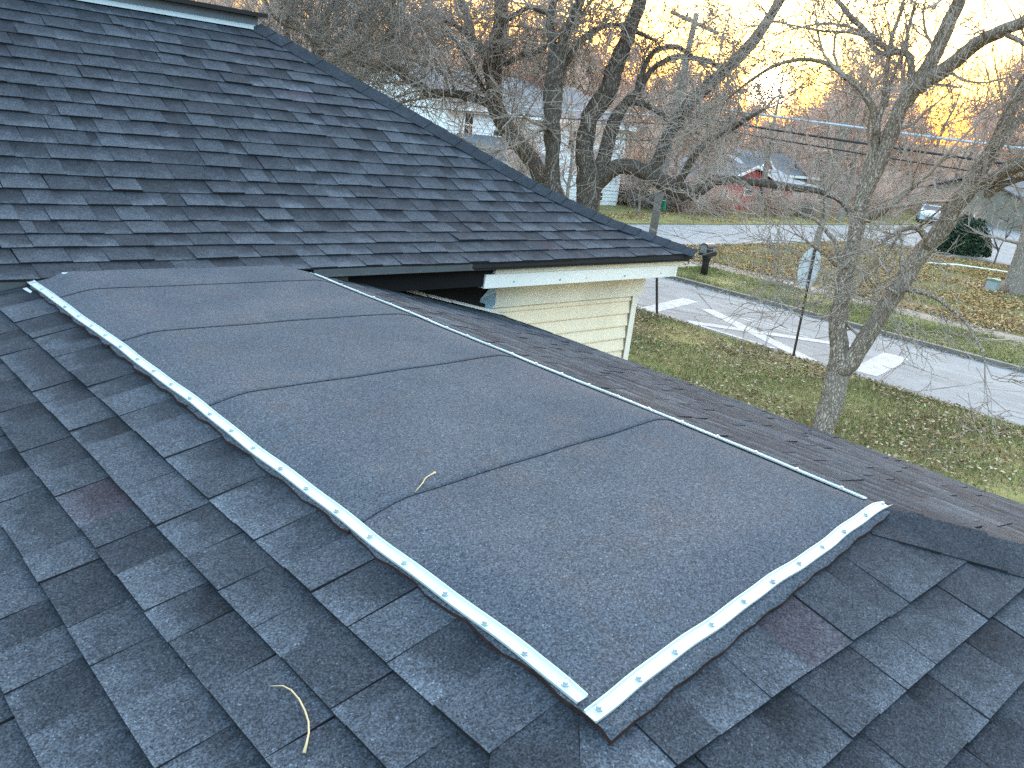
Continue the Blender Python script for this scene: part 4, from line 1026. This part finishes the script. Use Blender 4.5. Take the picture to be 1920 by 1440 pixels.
for i in range(12):
    put_bush(br.uniform(41.3, 45), br.uniform(31, 36), G+.0, br.uniform(.7, 1.2), 'leafless brown shrub beside the white house', 'leafless shrubs beside the white house')
for i in range(40):
    put_bush(br.uniform(64, 110), br.uniform(28.5, 44), G+.0, br.uniform(.8, 1.6), 'leafless brown shrub at the edge of the woods', 'leafless shrubs at the edge of the woods')
for i in range(30):
    put_bush(br.uniform(77, 92), br.uniform(10, 23), G+.0, br.uniform(.8, 1.5), 'leafless brown shrub beyond the parking lot', 'leafless shrubs beyond the parking lot')

def leaf_cards(name, centers, normals, size, mat, parent=None, tone=None, jitter=.6, local=False):
    """many small leaf faces: two triangles each, tilted at random"""
    n = len(centers)
    nn = normals + nrng.normal(0, jitter, (n, 3)); nn /= np.linalg.norm(nn, axis=1, keepdims=True)
    a = np.cross(nn, nrng.normal(0, 1, (n, 3))); a /= np.linalg.norm(a, axis=1, keepdims=True); b = np.cross(nn, a)
    s = size*nrng.uniform(.6, 1.3, (n, 1)); w = s*nrng.uniform(.35, .6, (n, 1))
    fold = nn*s*nrng.uniform(-.25, .35, (n, 1))
    V = np.stack([centers-a*s, centers-b*w+fold, centers+a*s, centers+b*w+fold], 1).reshape(-1, 3)
    F = np.arange(4*n).reshape(n, 4)
    F = np.concatenate([F[:, [0, 1, 2]], F[:, [0, 2, 3]]])
    t = np.repeat(nrng.random(n) if tone is None else tone, 4)
    return obj(name, fast_mesh(name, V, F, mat, attrs=dict(tone=t)), parent, local)

M_EVERGREEN = leaf_mat('evergreen_leaf', [(0, (.010, .020, .012)), (.6, (.022, .042, .022)), (1, (.045, .070, .032))])
M_YELLOWLEAF = leaf_mat('yellowing_leaf', [(0, (.09, .10, .02)), (.5, (.30, .24, .04)), (1, (.46, .36, .07))])
M_DRYLEAF = leaf_mat('fallen_leaf', [(0, (.09, .055, .032)), (.35, (.20, .125, .065)), (.7, (.34, .24, .14)), (.94, (.44, .34, .22)), (1, (.55, .47, .36))])
M_ORANGELEAF = leaf_mat('orange_fallen_leaf', [(0, (.13, .060, .028)), (.5, (.30, .155, .055)), (.85, (.42, .28, .10)), (1, (.52, .42, .24))])
M_BLADE = leaf_mat('grass_blade', [(0, (.080, .10, .030)), (.45, (.19, .195, .070)), (.75, (.29, .27, .11)), (1, (.43, .36, .20))], .7)

def dome(n, rx, ry, h, rg):
    """points through the outer shell of a rounded clipped bush"""
    u = rg.normal(0, 1, (n, 3)); u[:, 2] = np.abs(u[:, 2]); u /= np.linalg.norm(u, axis=1, keepdims=True)
    k = rg.uniform(.72, 1.03, (n, 1))*(1 + .10*np.sin(u[:, :1]*7 + u[:, 1:2]*5) + .06*np.sin(u[:, 1:2]*13))
    return u*k*np.array([rx, ry, h]), u
t = empty('evergreen_shrub', (49.5, 17.0, G+.1)); tag(t, 'dense dark green evergreen shrub at the edge of the parking lot', 'shrub')
P, N = dome(9000, 1.65, 1.3, 1.85, nrng); P[:, 2] += .12; P[:, 0] -= .25*P[:, 2]*.4
leaf_cards('foliage', P, N, .10, M_EVERGREEN, t, local=True)
mb = MB()
for k in range(5): mb.tube([(.1*k-.2, .05*k-.1, -.15), (.3*(k-2), .2*(k % 3-1), .9)], [.05, .03], 6)
mb.build('stems', M_BARK_DARK, t, local=True)
for (x, y, sc_, lb) in ((57.5, 23.2-3.0, .95, 'low shrub with yellow leaves left of the pale blue parked car'), (71, 16.2, 1.15, 'yellow leaved shrub behind the evergreen shrub')):
    t = empty('yellow_leaved_shrub', (x, y, G)); t.scale = (sc_,)*3; tag(t, lb, 'shrub')
    P, N = dome(420, 1.1, 1.1, 1.9, nrng); P *= nrng.uniform(.5, 1.0, (len(P), 1))
    leaf_cards('foliage', P, N, .13, M_YELLOWLEAF, t, local=True); link(bpy.data.objects.new('branches', bushes[0]), t)

# single trees that stand apart in the picture
def special(i, H, spread, nl, fat, x, y, z, rot, label, bark=M_BARK, oo=ob):
    rg = random.Random(900+i); w, tw = whole_tree(900+i, H, spread, oo, nl)
    w[0] = (w[0][0], [r*fat for r in w[0][1]])
    t = empty('bare_tree', (x, y, z)); t.rotation_euler = (0, 0, rot); tag(t, label, 'tree')
    V, F = tubes(w); obj('trunk', fast_mesh('trunk', V, F, bark, smooth=True), t, True)
    V, F = tubes(tw); obj('crown', fast_mesh('crown', V, F, M_TWIG), t, True)
oyard = dict(ob, rmin=.008, dens=(0, 2.2, 2.4, 2.4))
special(1, 3.9, .42, 13, .75, 47.1, 14.5, VERGE-.05, .4, 'small low forked bare tree right of the evergreen shrub', M_BARK_DARK, oyard)
special(2, 10.0, .34, 12, 2.6, 37.3, 10.45, VERGE-.1, 1.0, 'stout grey trunked bare tree at the right end of the lawn', M_BARK, oyard)
special(3, 10.5, .34, 12, 1.5, 50.6, 30.2, G, 2.0, 'pale trunked bare tree in front of the red house', M_BARK, oyard)
for k, (x, y, s_) in enumerate(((28.5, 30.2, .55), (31.2, 29.4, .62), (34.4, 31.0, .5), (37.6, 29.9, .58), (25.5, 31.5, .7), (40.9, 31.2, .6), (43.6, 33.5, .7), (46, 31.5, .55))):
    place_tree('bare_tree', protos[k % 6], x, y, G, s_, k*1.3, 'small bare tree in front of the white house', 'small bare trees along the yard of the white house')
special(4, 9.0, .40, 13, 1.2, 36.5, 18.6, VERGE-.1, 2.6, 'bare tree on the leafy corner lawn beside the cross street', M_BARK, oyard)

# ------------------------------------------------------------------ grass and fallen leaves
def blades(name, x0, x1, y0, y1, z, n, h, w):
    P = np.stack([nrng.uniform(x0, x1, n), nrng.uniform(y0, y1, n), np.full(n, z)], 1)
    keep = np.sin(P[:, 0]*2.1+P[:, 1]*.7) + np.sin(P[:, 1]*1.9-P[:, 0]) + np.sin(P[:, 0]*.6+P[:, 1]*.45+2) + nrng.normal(0, 1.1, n) > -1.0
    P = P[keep]; n = len(P)
    an = nrng.uniform(0, 6.283, n); hh = h*nrng.uniform(.45, 1.25, n)
    lean = nrng.normal(0, .55, (n, 2))*hh[:, None]
    wx, wy = np.cos(an)*w/2, np.sin(an)*w/2
    A = P.copy(); A[:, 0] -= wx; A[:, 1] -= wy; A[:, 2] -= .01
    B = P.copy(); B[:, 0] += wx; B[:, 1] += wy; B[:, 2] -= .01
    T = P.copy(); T[:, :2] += lean; T[:, 2] += hh
    V = np.stack([A, B, T], 1).reshape(-1, 3); F = np.arange(3*n).reshape(n, 3)
    patch = .5 + .16*np.sin(P[:, 0]*1.3+P[:, 1]*2.0) + .14*np.sin(P[:, 0]*.5-P[:, 1]*.9+1)
    tone = np.clip(patch + nrng.normal(0, .2, n), 0, 1)
    o = obj(name, fast_mesh(name, V, F, M_BLADE, attrs=dict(tone=np.repeat(tone, 3)))); o['kind'] = 'stuff'; return o
blades('grass', 8.5, 17.72, -4.5, 17.5, G, 150000, .075, .018)
blades('grass', 22.97, 26.33, 1.5, 17.4, VERGE, 50000, .08, .022)
blades('grass', 27.55, 47.5, 3.5, 21.1, VERGE, 60000, .08, .035)
def litter(name, x0, x1, y0, y1, z, n, size, mat, thresh=0.0, up=.012):
    P = np.stack([nrng.uniform(x0, x1, n), nrng.uniform(y0, y1, n), np.full(n, z+up)], 1)
    f = np.sin(P[:, 0]*1.1+P[:, 1]*.9) + np.sin(P[:, 1]*1.7-P[:, 0]*.5+1) + .8*np.sin(P[:, 0]*3.1+2)*np.sin(P[:, 1]*2.7) + nrng.normal(0, .7, n)
    P = P[f > thresh]; P[:, 2] += nrng.uniform(0, .03, len(P))
    o = leaf_cards(name, P, np.tile([0, 0, 1.], (len(P), 1)), size, mat, jitter=.45); o['kind'] = 'stuff'
litter('fallen_leaves', 8.5, 17.72, -4.5, 17.5, G, 30000, .040, M_DRYLEAF, -.5, .04)
litter('fallen_leaves', 16.4, 17.9, -2, 17.5, G, 6000, .040, M_DRYLEAF, -.8)
litter('fallen_leaves', 27.5, 47.5, 3, 21.1, VERGE, 52000, .058, M_ORANGELEAF, -.25, .045)
litter('fallen_leaves', 26.4, 30, 3, 21.1, VERGE, 9000, .05, M_DRYLEAF, -.2, .02)
litter('fallen_leaves', 22.97, 26.3, 2, 17.5, VERGE, 2600, .040, M_DRYLEAF, .0, .04)
litter('fallen_leaves', 22.55, 23.1, 0, 17.5, G, 1300, .040, M_DRYLEAF, -.6, .02)
litter('fallen_leaves', 23, 27.4, 17.7, 21.0, VERGE, 2600, .045, M_ORANGELEAF, -.3, .02)
litter('fallen_leaves', 24, 60, 27.3, 31, G+.05, 9000, .06, M_ORANGELEAF, .2, .02)

# ------------------------------------------------------------------ street furniture
M_BLKPLASTIC = plain('black_plastic', (.016, .017, .019), .5, .4, var=.2)
M_POSTSTEEL = plain('rusty_post_steel', (.085, .062, .050), .7, .3, .2, var=.3, scale=12)
M_SIGNBACK = plain('bare_sign_aluminium', (.50, .53, .54), .6, .3, .0, var=.08, scale=5)
M_POLEWOOD = bark_mat('weathered_pole_wood', (.13, .12, .11), (.28, .26, .235), (.38, .355, .32), 2.0)  # wood tones lightened so distance haze is painted into the pole's colour
# mailbox on a moulded post
mx_, my_ = 24.5, 16.3
t = empty('mailbox', (mx_, my_, VERGE)); tag(t, 'black plastic mailbox on a moulded post beside the curb', 'mailbox')
m = MB(); m.tube([(mx_, my_, VERGE-.1), (mx_, my_, VERGE+.40), (mx_, my_, VERGE+.54), (mx_, my_, VERGE+.66)], [.135, .115, .135, .19], 16); m.build('post', M_BLKPLASTIC, t, smooth=True)
arch = [(-.18, 0), (.18, 0), (.18, .25)] + [(.18*math.cos(R_(a)), .25+.17*math.sin(R_(a))) for a in range(15, 180, 15)] + [(-.18, .25)]
zb = VERGE+.66
m = MB(); m.prism([(my_+a, zb+b_) for a, b_ in arch], 'x', mx_-.26, mx_+.26); m.build('box', M_BLKPLASTIC, t)
m = MB(); m.prism([(my_+a*.74, zb+.09+b_*.68) for a, b_ in arch], 'x', mx_-.268, mx_-.262); m.build('door', plain('grey_box_door', (.16, .18, .19), .5, .4), t)
m = MB(); m.box(mx_-.16, mx_-.06, my_-.190, my_-.182, zb+.20, zb+.30); m.build('flag', plain('faded_red', (.16, .03, .03), .6, .3), t)
m = MB()
for dx in (.02, .09, .16): m.box(mx_+dx, mx_+dx+.045, my_-.187, my_-.182, zb+.20, zb+.29)
m.build('number_sticker', plain('white_sticker', (.3, .3, .3), .5, .3), t)
# round advance-warning sign, seen from behind
sx, sy = 17.62, 8.98
t = empty('road_sign', (sx, sy, G)); tag(t, 'round road sign seen from behind on a rusty post', 'road sign')
lean = (-.05, .10)
top = (sx+lean[0]+.16, sy+lean[1], G+2.47)
m = MB(); a, b_ = Vector((sx, sy, G-.2)), Vector(top)
for (o0, o1, d0, d1) in ((-.030, .030, -.004, .0), (-.030, -.024, -.03, 0), (.024, .030, -.03, 0)):
    vs_ = []
    for p in (a, b_): vs_ += [(p.x+o0, p.y+d0, p.z), (p.x+o1, p.y+d0, p.z), (p.x+o1, p.y+d1, p.z), (p.x+o0, p.y+d1, p.z)]
    m.add(vs_, [(3, 2, 1, 0), (4, 5, 6, 7), (0, 1, 5, 4), (1, 2, 6, 5), (2, 3, 7, 6), (3, 0, 4, 7)])
m.build('post', M_POSTSTEEL, t)
m = MB(); n_ = 36; c_ = Vector(top) + Vector((-.045, .006, -.43)); ax = Vector((1, -.06, 0)).normalized(); uz = (Vector(top)-Vector((sx, sy, G))).normalized()
yn = uz.cross(ax)
vs_ = []
for off in (.0, .004):
    for k in range(n_): vs_.append(c_ + ax*.44*math.cos(2*math.pi*k/n_) + uz*.44*math.sin(2*math.pi*k/n_) + yn*off)
m.add(vs_, [tuple(range(n_))[::-1], tuple(range(n_, 2*n_))] + [(k, (k+1) % n_, n_+(k+1) % n_, n_+k) for k in range(n_)])
m.build('sign_plate', M_SIGNBACK, t)
m = MB()
for dz in (-.33, .33): m.tube([c_ + uz*dz + yn*-.008, c_ + uz*dz + yn*.012], .014, 8)
m.build('bolt', M_SCREW, t)
m = MB(); m.tube([(17.67, 12.91, G-.2), (17.66, 12.93, G+.05), (17.47, 13.08, G+1.45)], .032, 8); tag(m.build('metal_post', plain('dark_brown_post', (.035, .026, .024), .7, .3)), 'thin dark leaning post at the lawn edge beside the house corner', 'post')
# utility pole with a crossarm and its wires
px_, py_ = 23.55, 18.0
t = empty('utility_pole', (px_, py_, G)); tag(t, 'weathered wooden utility pole with a crossarm behind the bare limbs', 'utility pole')
ptop = (px_-.12+.25, py_-.22, 3.7)
m = MB(); m.tube([(px_, py_, G-.3), (px_+.02, py_-.02, -1.7), (px_+.06, py_-.10, 1.2), ptop], [.150, .135, .115, .090], 14); m.build('pole', M_POLEWOOD, t, smooth=True)
m = MB(); c0, c1 = Vector((ptop[0]-1.15, ptop[1]+.10, 3.56)), Vector((ptop[0]+1.15, ptop[1]-.10, 3.28)); m.tube([c0, c1], .065, 4); m.build('crossarm', M_POLEWOOD, t)
for f in (.06, .32, .68, .94):
    q = c0.lerp(c1, f); m = MB(); m.tube([q+Vector((0, 0, .05)), q+Vector((0, 0, .10)), q+Vector((0, 0, .13)), q+Vector((0, 0, .17))], [.02, .045, .03, .035], 8); m.build('insulator', plain('brown_insulator', (.12, .08, .06), .3, .5), t)
m = MB(); m.box(px_+.13, px_+.16, py_-.26, py_+.02, -2.48, -2.16); m.build('green_plate', plain('green_plate_paint', (.03, .22, .13), .5, .4), t)
M_CABLE = plain('black_cable', (.030, .030, .032), .6, .3); M_CABLE_GREY = plain('grey_cable', (.42, .43, .44), .45, .4, .2)
def wire(label, a, b, sag, r, mat):
    pts = []
    for i in range(41):
        f = i/40; pts.append((a[0]+(b[0]-a[0])*f, a[1]+(b[1]-a[1])*f, a[2]+(b[2]-a[2])*f - sag*4*f*(1-f)))
    m = MB(); m.tube(pts, r, 6); tag(m.build('wire', mat), label, 'wire', 'wires along the street')
P1 = (23.62, 17.95); P2 = (23.9, -30.0); P3 = (23.2, 60)
wire('thick grey cable strung highest across the right tree', (*P1, .98), (*P2, 1.0), .5, .042, M_CABLE_GREY)
wire('black cable hung just below the thick grey cable', (*P1, .62), (*P2, .75), .6, .034, M_CABLE)
wire('thin black wire lowest of the cables across the right tree', (*P1, .40), (*P2, .50), .7, .022, M_CABLE)
wire('upper grey wire in front of the white house', (*P1, .55), (*P3, .9), .5, .026, M_CABLE_GREY)
wire('lower black wire in front of the white house', (*P1, .30), (*P3, .55), .6, .024, M_CABLE)
m = MB(); m.tube([(41.5, 15.6, VERGE+.06), (42.4, 15.15, VERGE+.055), (43.2, 14.9, VERGE+.06), (44.1, 13.6, VERGE+.055), (44.6, 12.4, VERGE+.06)], .045, 8); tag(m.build('garden_hose', plain('pale_hose', (.62, .66, .52), .5, .3), smooth=True), 'pale hose lying across the far lawn', 'hose')
# bin and small box by the stout tree
t = empty('wheeled_bin', (37.5, 9.35, VERGE)); tag(t, 'blue grey wheeled bin beside the stout grey tree', 'bin')
M_BIN = plain('blue_grey_plastic', (.16, .20, .25), .5, .4)
m = MB(); vs_ = [(37.5+a, 9.35+b_, VERGE+.06) for a, b_ in ((-.26, -.28), (.26, -.28), (.26, .28), (-.26, .28))] + [(37.5+a, 9.35+b_, VERGE+1.0) for a, b_ in ((-.34, -.36), (.34, -.36), (.34, .36), (-.34, .36))]
m.add(vs_, [(3, 2, 1, 0), (4, 5, 6, 7), (0, 1, 5, 4), (1, 2, 6, 5), (2, 3, 7, 6), (3, 0, 4, 7)]); m.build('body', M_BIN, t)
m = MB(); m.prism([(-.40+9.35, VERGE+1.005), (.40+9.35, VERGE+1.005), (.36+9.35, VERGE+1.07), (9.35, VERGE+1.11), (-.36+9.35, VERGE+1.07)], 'x', 37.12, 37.88); m.build('lid', M_BIN, t)
for dx in (-.27, .27):
    m = MB(); m.tube([(37.5+dx-.03, 9.62, VERGE+.12), (37.5+dx+.03, 9.62, VERGE+.12)], .12, 14); m.build('wheel', M_BLKPLASTIC, t)
t = empty('utility_box', (36.6, 11.1, VERGE)); tag(t, 'small grey ground box in front of the stout grey tree', 'utility box')
m = MB(); m.box(36.4, 36.8, 10.9, 11.3, VERGE, VERGE+.42); m.build('cabinet', plain('grey_box_paint', (.30, .33, .32), .6, .3), t)
m = MB(); m.prism([(10.87, VERGE+.42), (11.33, VERGE+.42), (11.33, VERGE+.46), (11.1, VERGE+.50), (10.87, VERGE+.46)], 'x', 36.37, 36.83); m.build('lid', plain('green_box_lid', (.10, .22, .16), .6, .3), t)

# ------------------------------------------------------------------ far houses
M_WHITESIDE = plain('white_siding', (.80, .81, .81), .6, .3, var=.05, scale=2)
M_REDSIDE = plain('red_siding', (.46, .075, .075), .6, .3, var=.1, scale=2)
M_TANSIDE = plain('tan_siding', (.20, .18, .14), .7, .2, var=.08, scale=2)
M_ROOFGREY = plain('grey_far_shingles', (.125, .13, .14), .9, .2, var=.15, scale=4)
M_ROOFLIGHT = plain('light_grey_far_shingles', (.24, .255, .27), .9, .2, var=.1, scale=4)
M_PANE = plain('dark_window_glass', (.03, .035, .04), .08, .6, var=.1)
def window(parent, x0, x1, z0, z1, y, frame=M_WHITE, f=.09):
    m = MB(); m.box(x0-f, x1+f, y-.05, y+.02, z0-f, z1+f); w = m.build('window', frame, parent)
    m = MB(); m.box(x0, x1, y-.062, y-.045, z0, z1); m.build('pane', M_PANE, w)
    m = MB(); m.box(x0, x1, y-.075, y-.05, (z0+z1)/2-.025, (z0+z1)/2+.025); m.build('sash_rail', frame, w)
def far_house(name, label, x0, x1, y0, y1, ze, zr, side, roofm, ridge='x', over=.4, board=.2):
    t = empty(name, ((x0+x1)/2, (y0+y1)/2, G)); tag(t, label, 'house')
    w = MB(); w.box(x0, x1, y0, y1, G-.1, ze); wo = w.build('wall', side, t)
    z = G + .25; k = 0
    sd = MB()
    while z + board < ze: sd.prism([(y0-.004, z), (y0-.035, z), (y0-.012, z+board-.01), (y0-.004, z+board-.01)], 'x', x0, x1); sd.prism([(x0-.035, z), (x0-.004, z), (x0-.004, z+board-.01), (x0-.012, z+board-.01)], 'y', y0, y1) if False else None; z += board
    sd.build('siding_boards', side, t)['kind'] = 'stuff'
    m = MB()
    if ridge == 'x':
        ym = (y0+y1)/2
        m.prism([(y0-over, ze-.15), (ym, zr), (y1+over, ze-.15), (y1+over, ze-.05), (ym, zr+.14), (y0-over, ze-.05)], 'x', x0-over, x1+over)
        g = MB()
        for xx in (x0+.02, x1-.08): g.prism([(y0+.02, ze-.02), (y1-.02, ze-.02), (ym, zr-.12)], 'x', xx, xx+.06)
    else:
        xm = (x0+x1)/2
        m.prism([(x0-over, ze-.15), (xm, zr), (x1+over, ze-.15), (x1+over, ze-.05), (xm, zr+.14), (x0-over, ze-.05)], 'y', y0-over, y1+over)
        g = MB()
        for yy in (y0+.02, y1-.08): g.prism([(x0+.02, ze-.02), (x1-.02, ze-.02), (xm, zr-.12)], 'y', yy, yy+.06)
    m.build('roof', roofm, t)
    for gi in (0, 1):
        gm = MB(); gm.v = g.v[gi*6:gi*6+6]; gm.f = g.f[:5]; gm.build('gable', side, t)
    m = MB()
    if ridge == 'x':
        m.box(x0-over, x1+over, y0-over-.03, y0-over, ze-.24, ze-.04)
    else:
        for s_, e_ in ((x0-over, (x0+x1)/2), (x1+over, (x0+x1)/2)):
            m.prism([(s_, ze-.20), (s_, ze-.02), (e_, zr+.16), (e_, zr-.02)], 'y', y0-over-.04, y0-over-.002)
    m.build('roof_trim', M_WHITE, t)
    return t
wh = far_house('white_house', 'two storey white sided house with grey roof behind the bare trunks', 26.9, 40.5, 34.0, 44.0, .12, 1.9, M_WHITESIDE, M_ROOFGREY)
for (x0, x1, z0, z1) in ((31.35, 31.85, -1.15, -.15), (28.0, 28.5, -1.25, -.2), (29.95, 30.6, -1.45, -.85), (35.55, 36.05, -1.45, -.45), (38.5, 39.0, -1.45, -.45), (33.2, 33.9, -3.9, -2.7), (38.6, 39.0, -4.2, -3.8)): window(wh, x0, x1, z0, z1, 33.965)
m = MB(); m.prism([(30.9, -2.30), (33.99, -1.25), (33.99, -1.15), (30.9, -2.18)], 'x', 27.6, 31.9); m.build('porch_roof', M_ROOFGREY, wh)
m = MB(); m.box(27.6, 31.9, 30.86, 30.90, -2.42, -2.16); m.build('porch_trim', M_WHITE, wh)
for xx in (27.8, 29.7, 31.65):
    m = MB(); m.box(xx, xx+.14, 31.0, 31.14, G, -2.3); m.build('porch_post', M_WHITE, wh)
m = MB(); m.box(36.5, 37.3, 38, 38.8, 1.2, 2.3); m.build('chimney', plain('chimney_brick', (.22, .10, .075), .9, .2), wh)
rh = far_house('red_house', 'red sided house with white trim beyond the cross street', 51.1, 55.8, 33.0, 41.0, -2.2, -1.55, M_REDSIDE, M_ROOFGREY, 'y', .25)
m = MB(); m.box(55.82, 60.2, 33.6, 41, G-.1, -2.4); m.build('wall', M_REDSIDE, rh)
m = MB(); m.prism([(33.1, -2.62), (37.3, -1.15), (41.4, -2.62), (41.4, -2.5), (37.3, -1.0), (33.1, -2.5)], 'x', 55.84, 60.6); m.build('roof', M_ROOFLIGHT, rh)
m = MB(); m.prism([(56.9, -1.62), (58.3, -1.62), (57.6, -.95)], 'y', 34.6, 37); m.build('dormer', M_REDSIDE, rh)
m = MB()
for s_, e_ in ((56.75, 57.6), (58.45, 57.6)): m.prism([(s_, -1.70), (s_, -1.52), (e_, -.82), (e_, -1.0)], 'y', 34.5, 34.58)
m.build('dormer_trim', M_WHITE, rh)
m = MB()
for s_, e_ in ((56.72, 57.6), (58.48, 57.6)): m.prism([(s_, -1.66), (s_, -1.58), (e_, -.86), (e_, -.94)], 'y', 34.585, 37)
m.build('dormer_roof', M_ROOFGREY, rh)
window(rh, 57.0, 58.3, -3.45, -2.85, 33.55); window(rh, 52.6, 53.5, -3.4, -2.7, 32.95)
for xx in (60.9, 63.2):
    m = MB(); m.box(xx, xx+.16, 33.2, 33.36, G, -2.6); m.build('porch_post', M_WHITE, rh)
m = MB(); m.prism([(33.0, -2.75), (36.5, -2.3), (36.5, -2.2), (33.0, -2.63)], 'x', 60.62, 63.6); m.build('porch_roof', M_ROOFLIGHT, rh)
sh = far_house('white_shed', 'small white shed left of the red house', 47.6, 50.2, 34.4, 37.5, -2.9, -2.2, M_WHITESIDE, M_ROOFGREY, 'x', .2)
window(sh, 48.4, 48.9, -3.8, -3.3, 34.36)
gh = far_house('grey_roofed_house', 'low tan house with a grey roof at the right edge', 82, 98, 24, 33, -2.0, -.4, M_TANSIDE, M_ROOFGREY)
for xx in (84, 88.5, 93): window(gh, xx, xx+1.2, -3.4, -2.5, 23.95)
g2 = far_house('grey_house', 'grey house with a pale roof among the trees right of the red house', 63.5, 71, 38, 45, -2.1, -.7, plain('grey_siding', (.33, .35, .37), .7, .3), M_ROOFGREY)
window(g2, 65.2, 66.0, -3.4, -2.6, 37.95); window(g2, 68.4, 69.2, -3.4, -2.6, 37.95)

# ------------------------------------------------------------------ parked cars
def car(x, y, rot, paint, label):
    t = empty('parked_car', (x, y, G)); t.rotation_euler = (0, 0, rot); tag(t, label, 'car', 'cars parked beyond the lawn')
    prof = [(-2.2, .35), (-2.22, .72), (-2.1, .92), (-1.5, .98), (-.75, 1.40), (.55, 1.44), (1.25, 1.05), (1.95, .92), (2.2, .72), (2.22, .38), (1.8, .28), (-1.8, .28)]
    m = MB(); V = []; n = len(prof)
    for yy, k in ((-.86, 0), (-.80, 1), (.80, 1), (.86, 0)):
        for (a, b_) in prof:
            tuck = .16*max(0, (b_-.95)/.45)
            V.append((a*(1 if k == 0 else 1.0), (abs(yy)-tuck)*(1 if yy > 0 else -1), b_ + (.02 if k and b_ > .9 else 0)))
    F = [tuple(range(n))[::-1], tuple(3*n+i for i in range(n))]
    for s_ in range(3): F += [(s_*n+i, s_*n+(i+1) % n, (s_+1)*n+(i+1) % n, (s_+1)*n+i) for i in range(n)]
    m.add(V, F); b = m.build('body', paint, t, local=True); fix_winding(b.data)
    for s_ in (-1, 1):
        m = MB(); m.add([(-1.35, s_*.855, .985), (-.72, s_*.725, 1.34), (.5, s_*.715, 1.37), (1.1, s_*.83, 1.05), (1.0, s_*.868, .96)], [(0, 1, 2, 3, 4)]); m.build('side_window', M_PANE, t, local=True)
        for xx in (-1.38, 1.38):
            m = MB(); m.tube([(xx, s_*.70, .32), (xx, s_*.885, .32)], .32, 16); w = m.build('wheel', M_BLKPLASTIC, t, local=True)
            m = MB(); m.tube([(xx, s_*.87, .32), (xx, s_*.895, .32)], .19, 12); m.build('rim', M_SIGNBACK, w, local=True)
        m = MB(); m.box(2.10, 2.235, s_*.62-.16, s_*.62+.16, .66, .80); m.build('headlight', M_WHITE, t, local=True)
        m = MB(); m.box(-2.235, -2.12, s_*.66-.12, s_*.66+.12, .68, .84); m.build('tail_light', plain('red_lens', (.25, .02, .02), .3, .5), t, local=True)
    m = MB(); m.add([(1.22, -.70, 1.085), (1.22, .70, 1.085), (.62, .62, 1.43), (.62, -.62, 1.43)], [(0, 1, 2, 3)]); m.build('windscreen', M_PANE, t, local=True)
    m = MB(); m.add([(-1.44, .70, 1.04), (-1.44, -.70, 1.04), (-.83, -.62, 1.385), (-.83, .62, 1.385)], [(0, 1, 2, 3)]); m.build('rear_window', M_PANE, t, local=True)
    m = MB(); m.box(2.14, 2.245, -.42, .42, .46, .62); m.build('grille', M_BLKPLASTIC, t, local=True)
def paintm(n, c): return plain(n, c, .3, .5, .1, var=.03)
car(72.5, 28.0, R_(205), paintm('pale_blue_car_paint', (.42, .52, .58)), 'pale blue car parked beyond the right tree fork')
car(69.0, 33.0, R_(190), paintm('white_car_paint', (.66, .67, .68)), 'white car parked among the shrubs right of the red house')
car(67.5, 23.7, R_(200), paintm('silver_car_paint', (.46, .52, .53)), 'silver car parked behind the evergreen shrub')
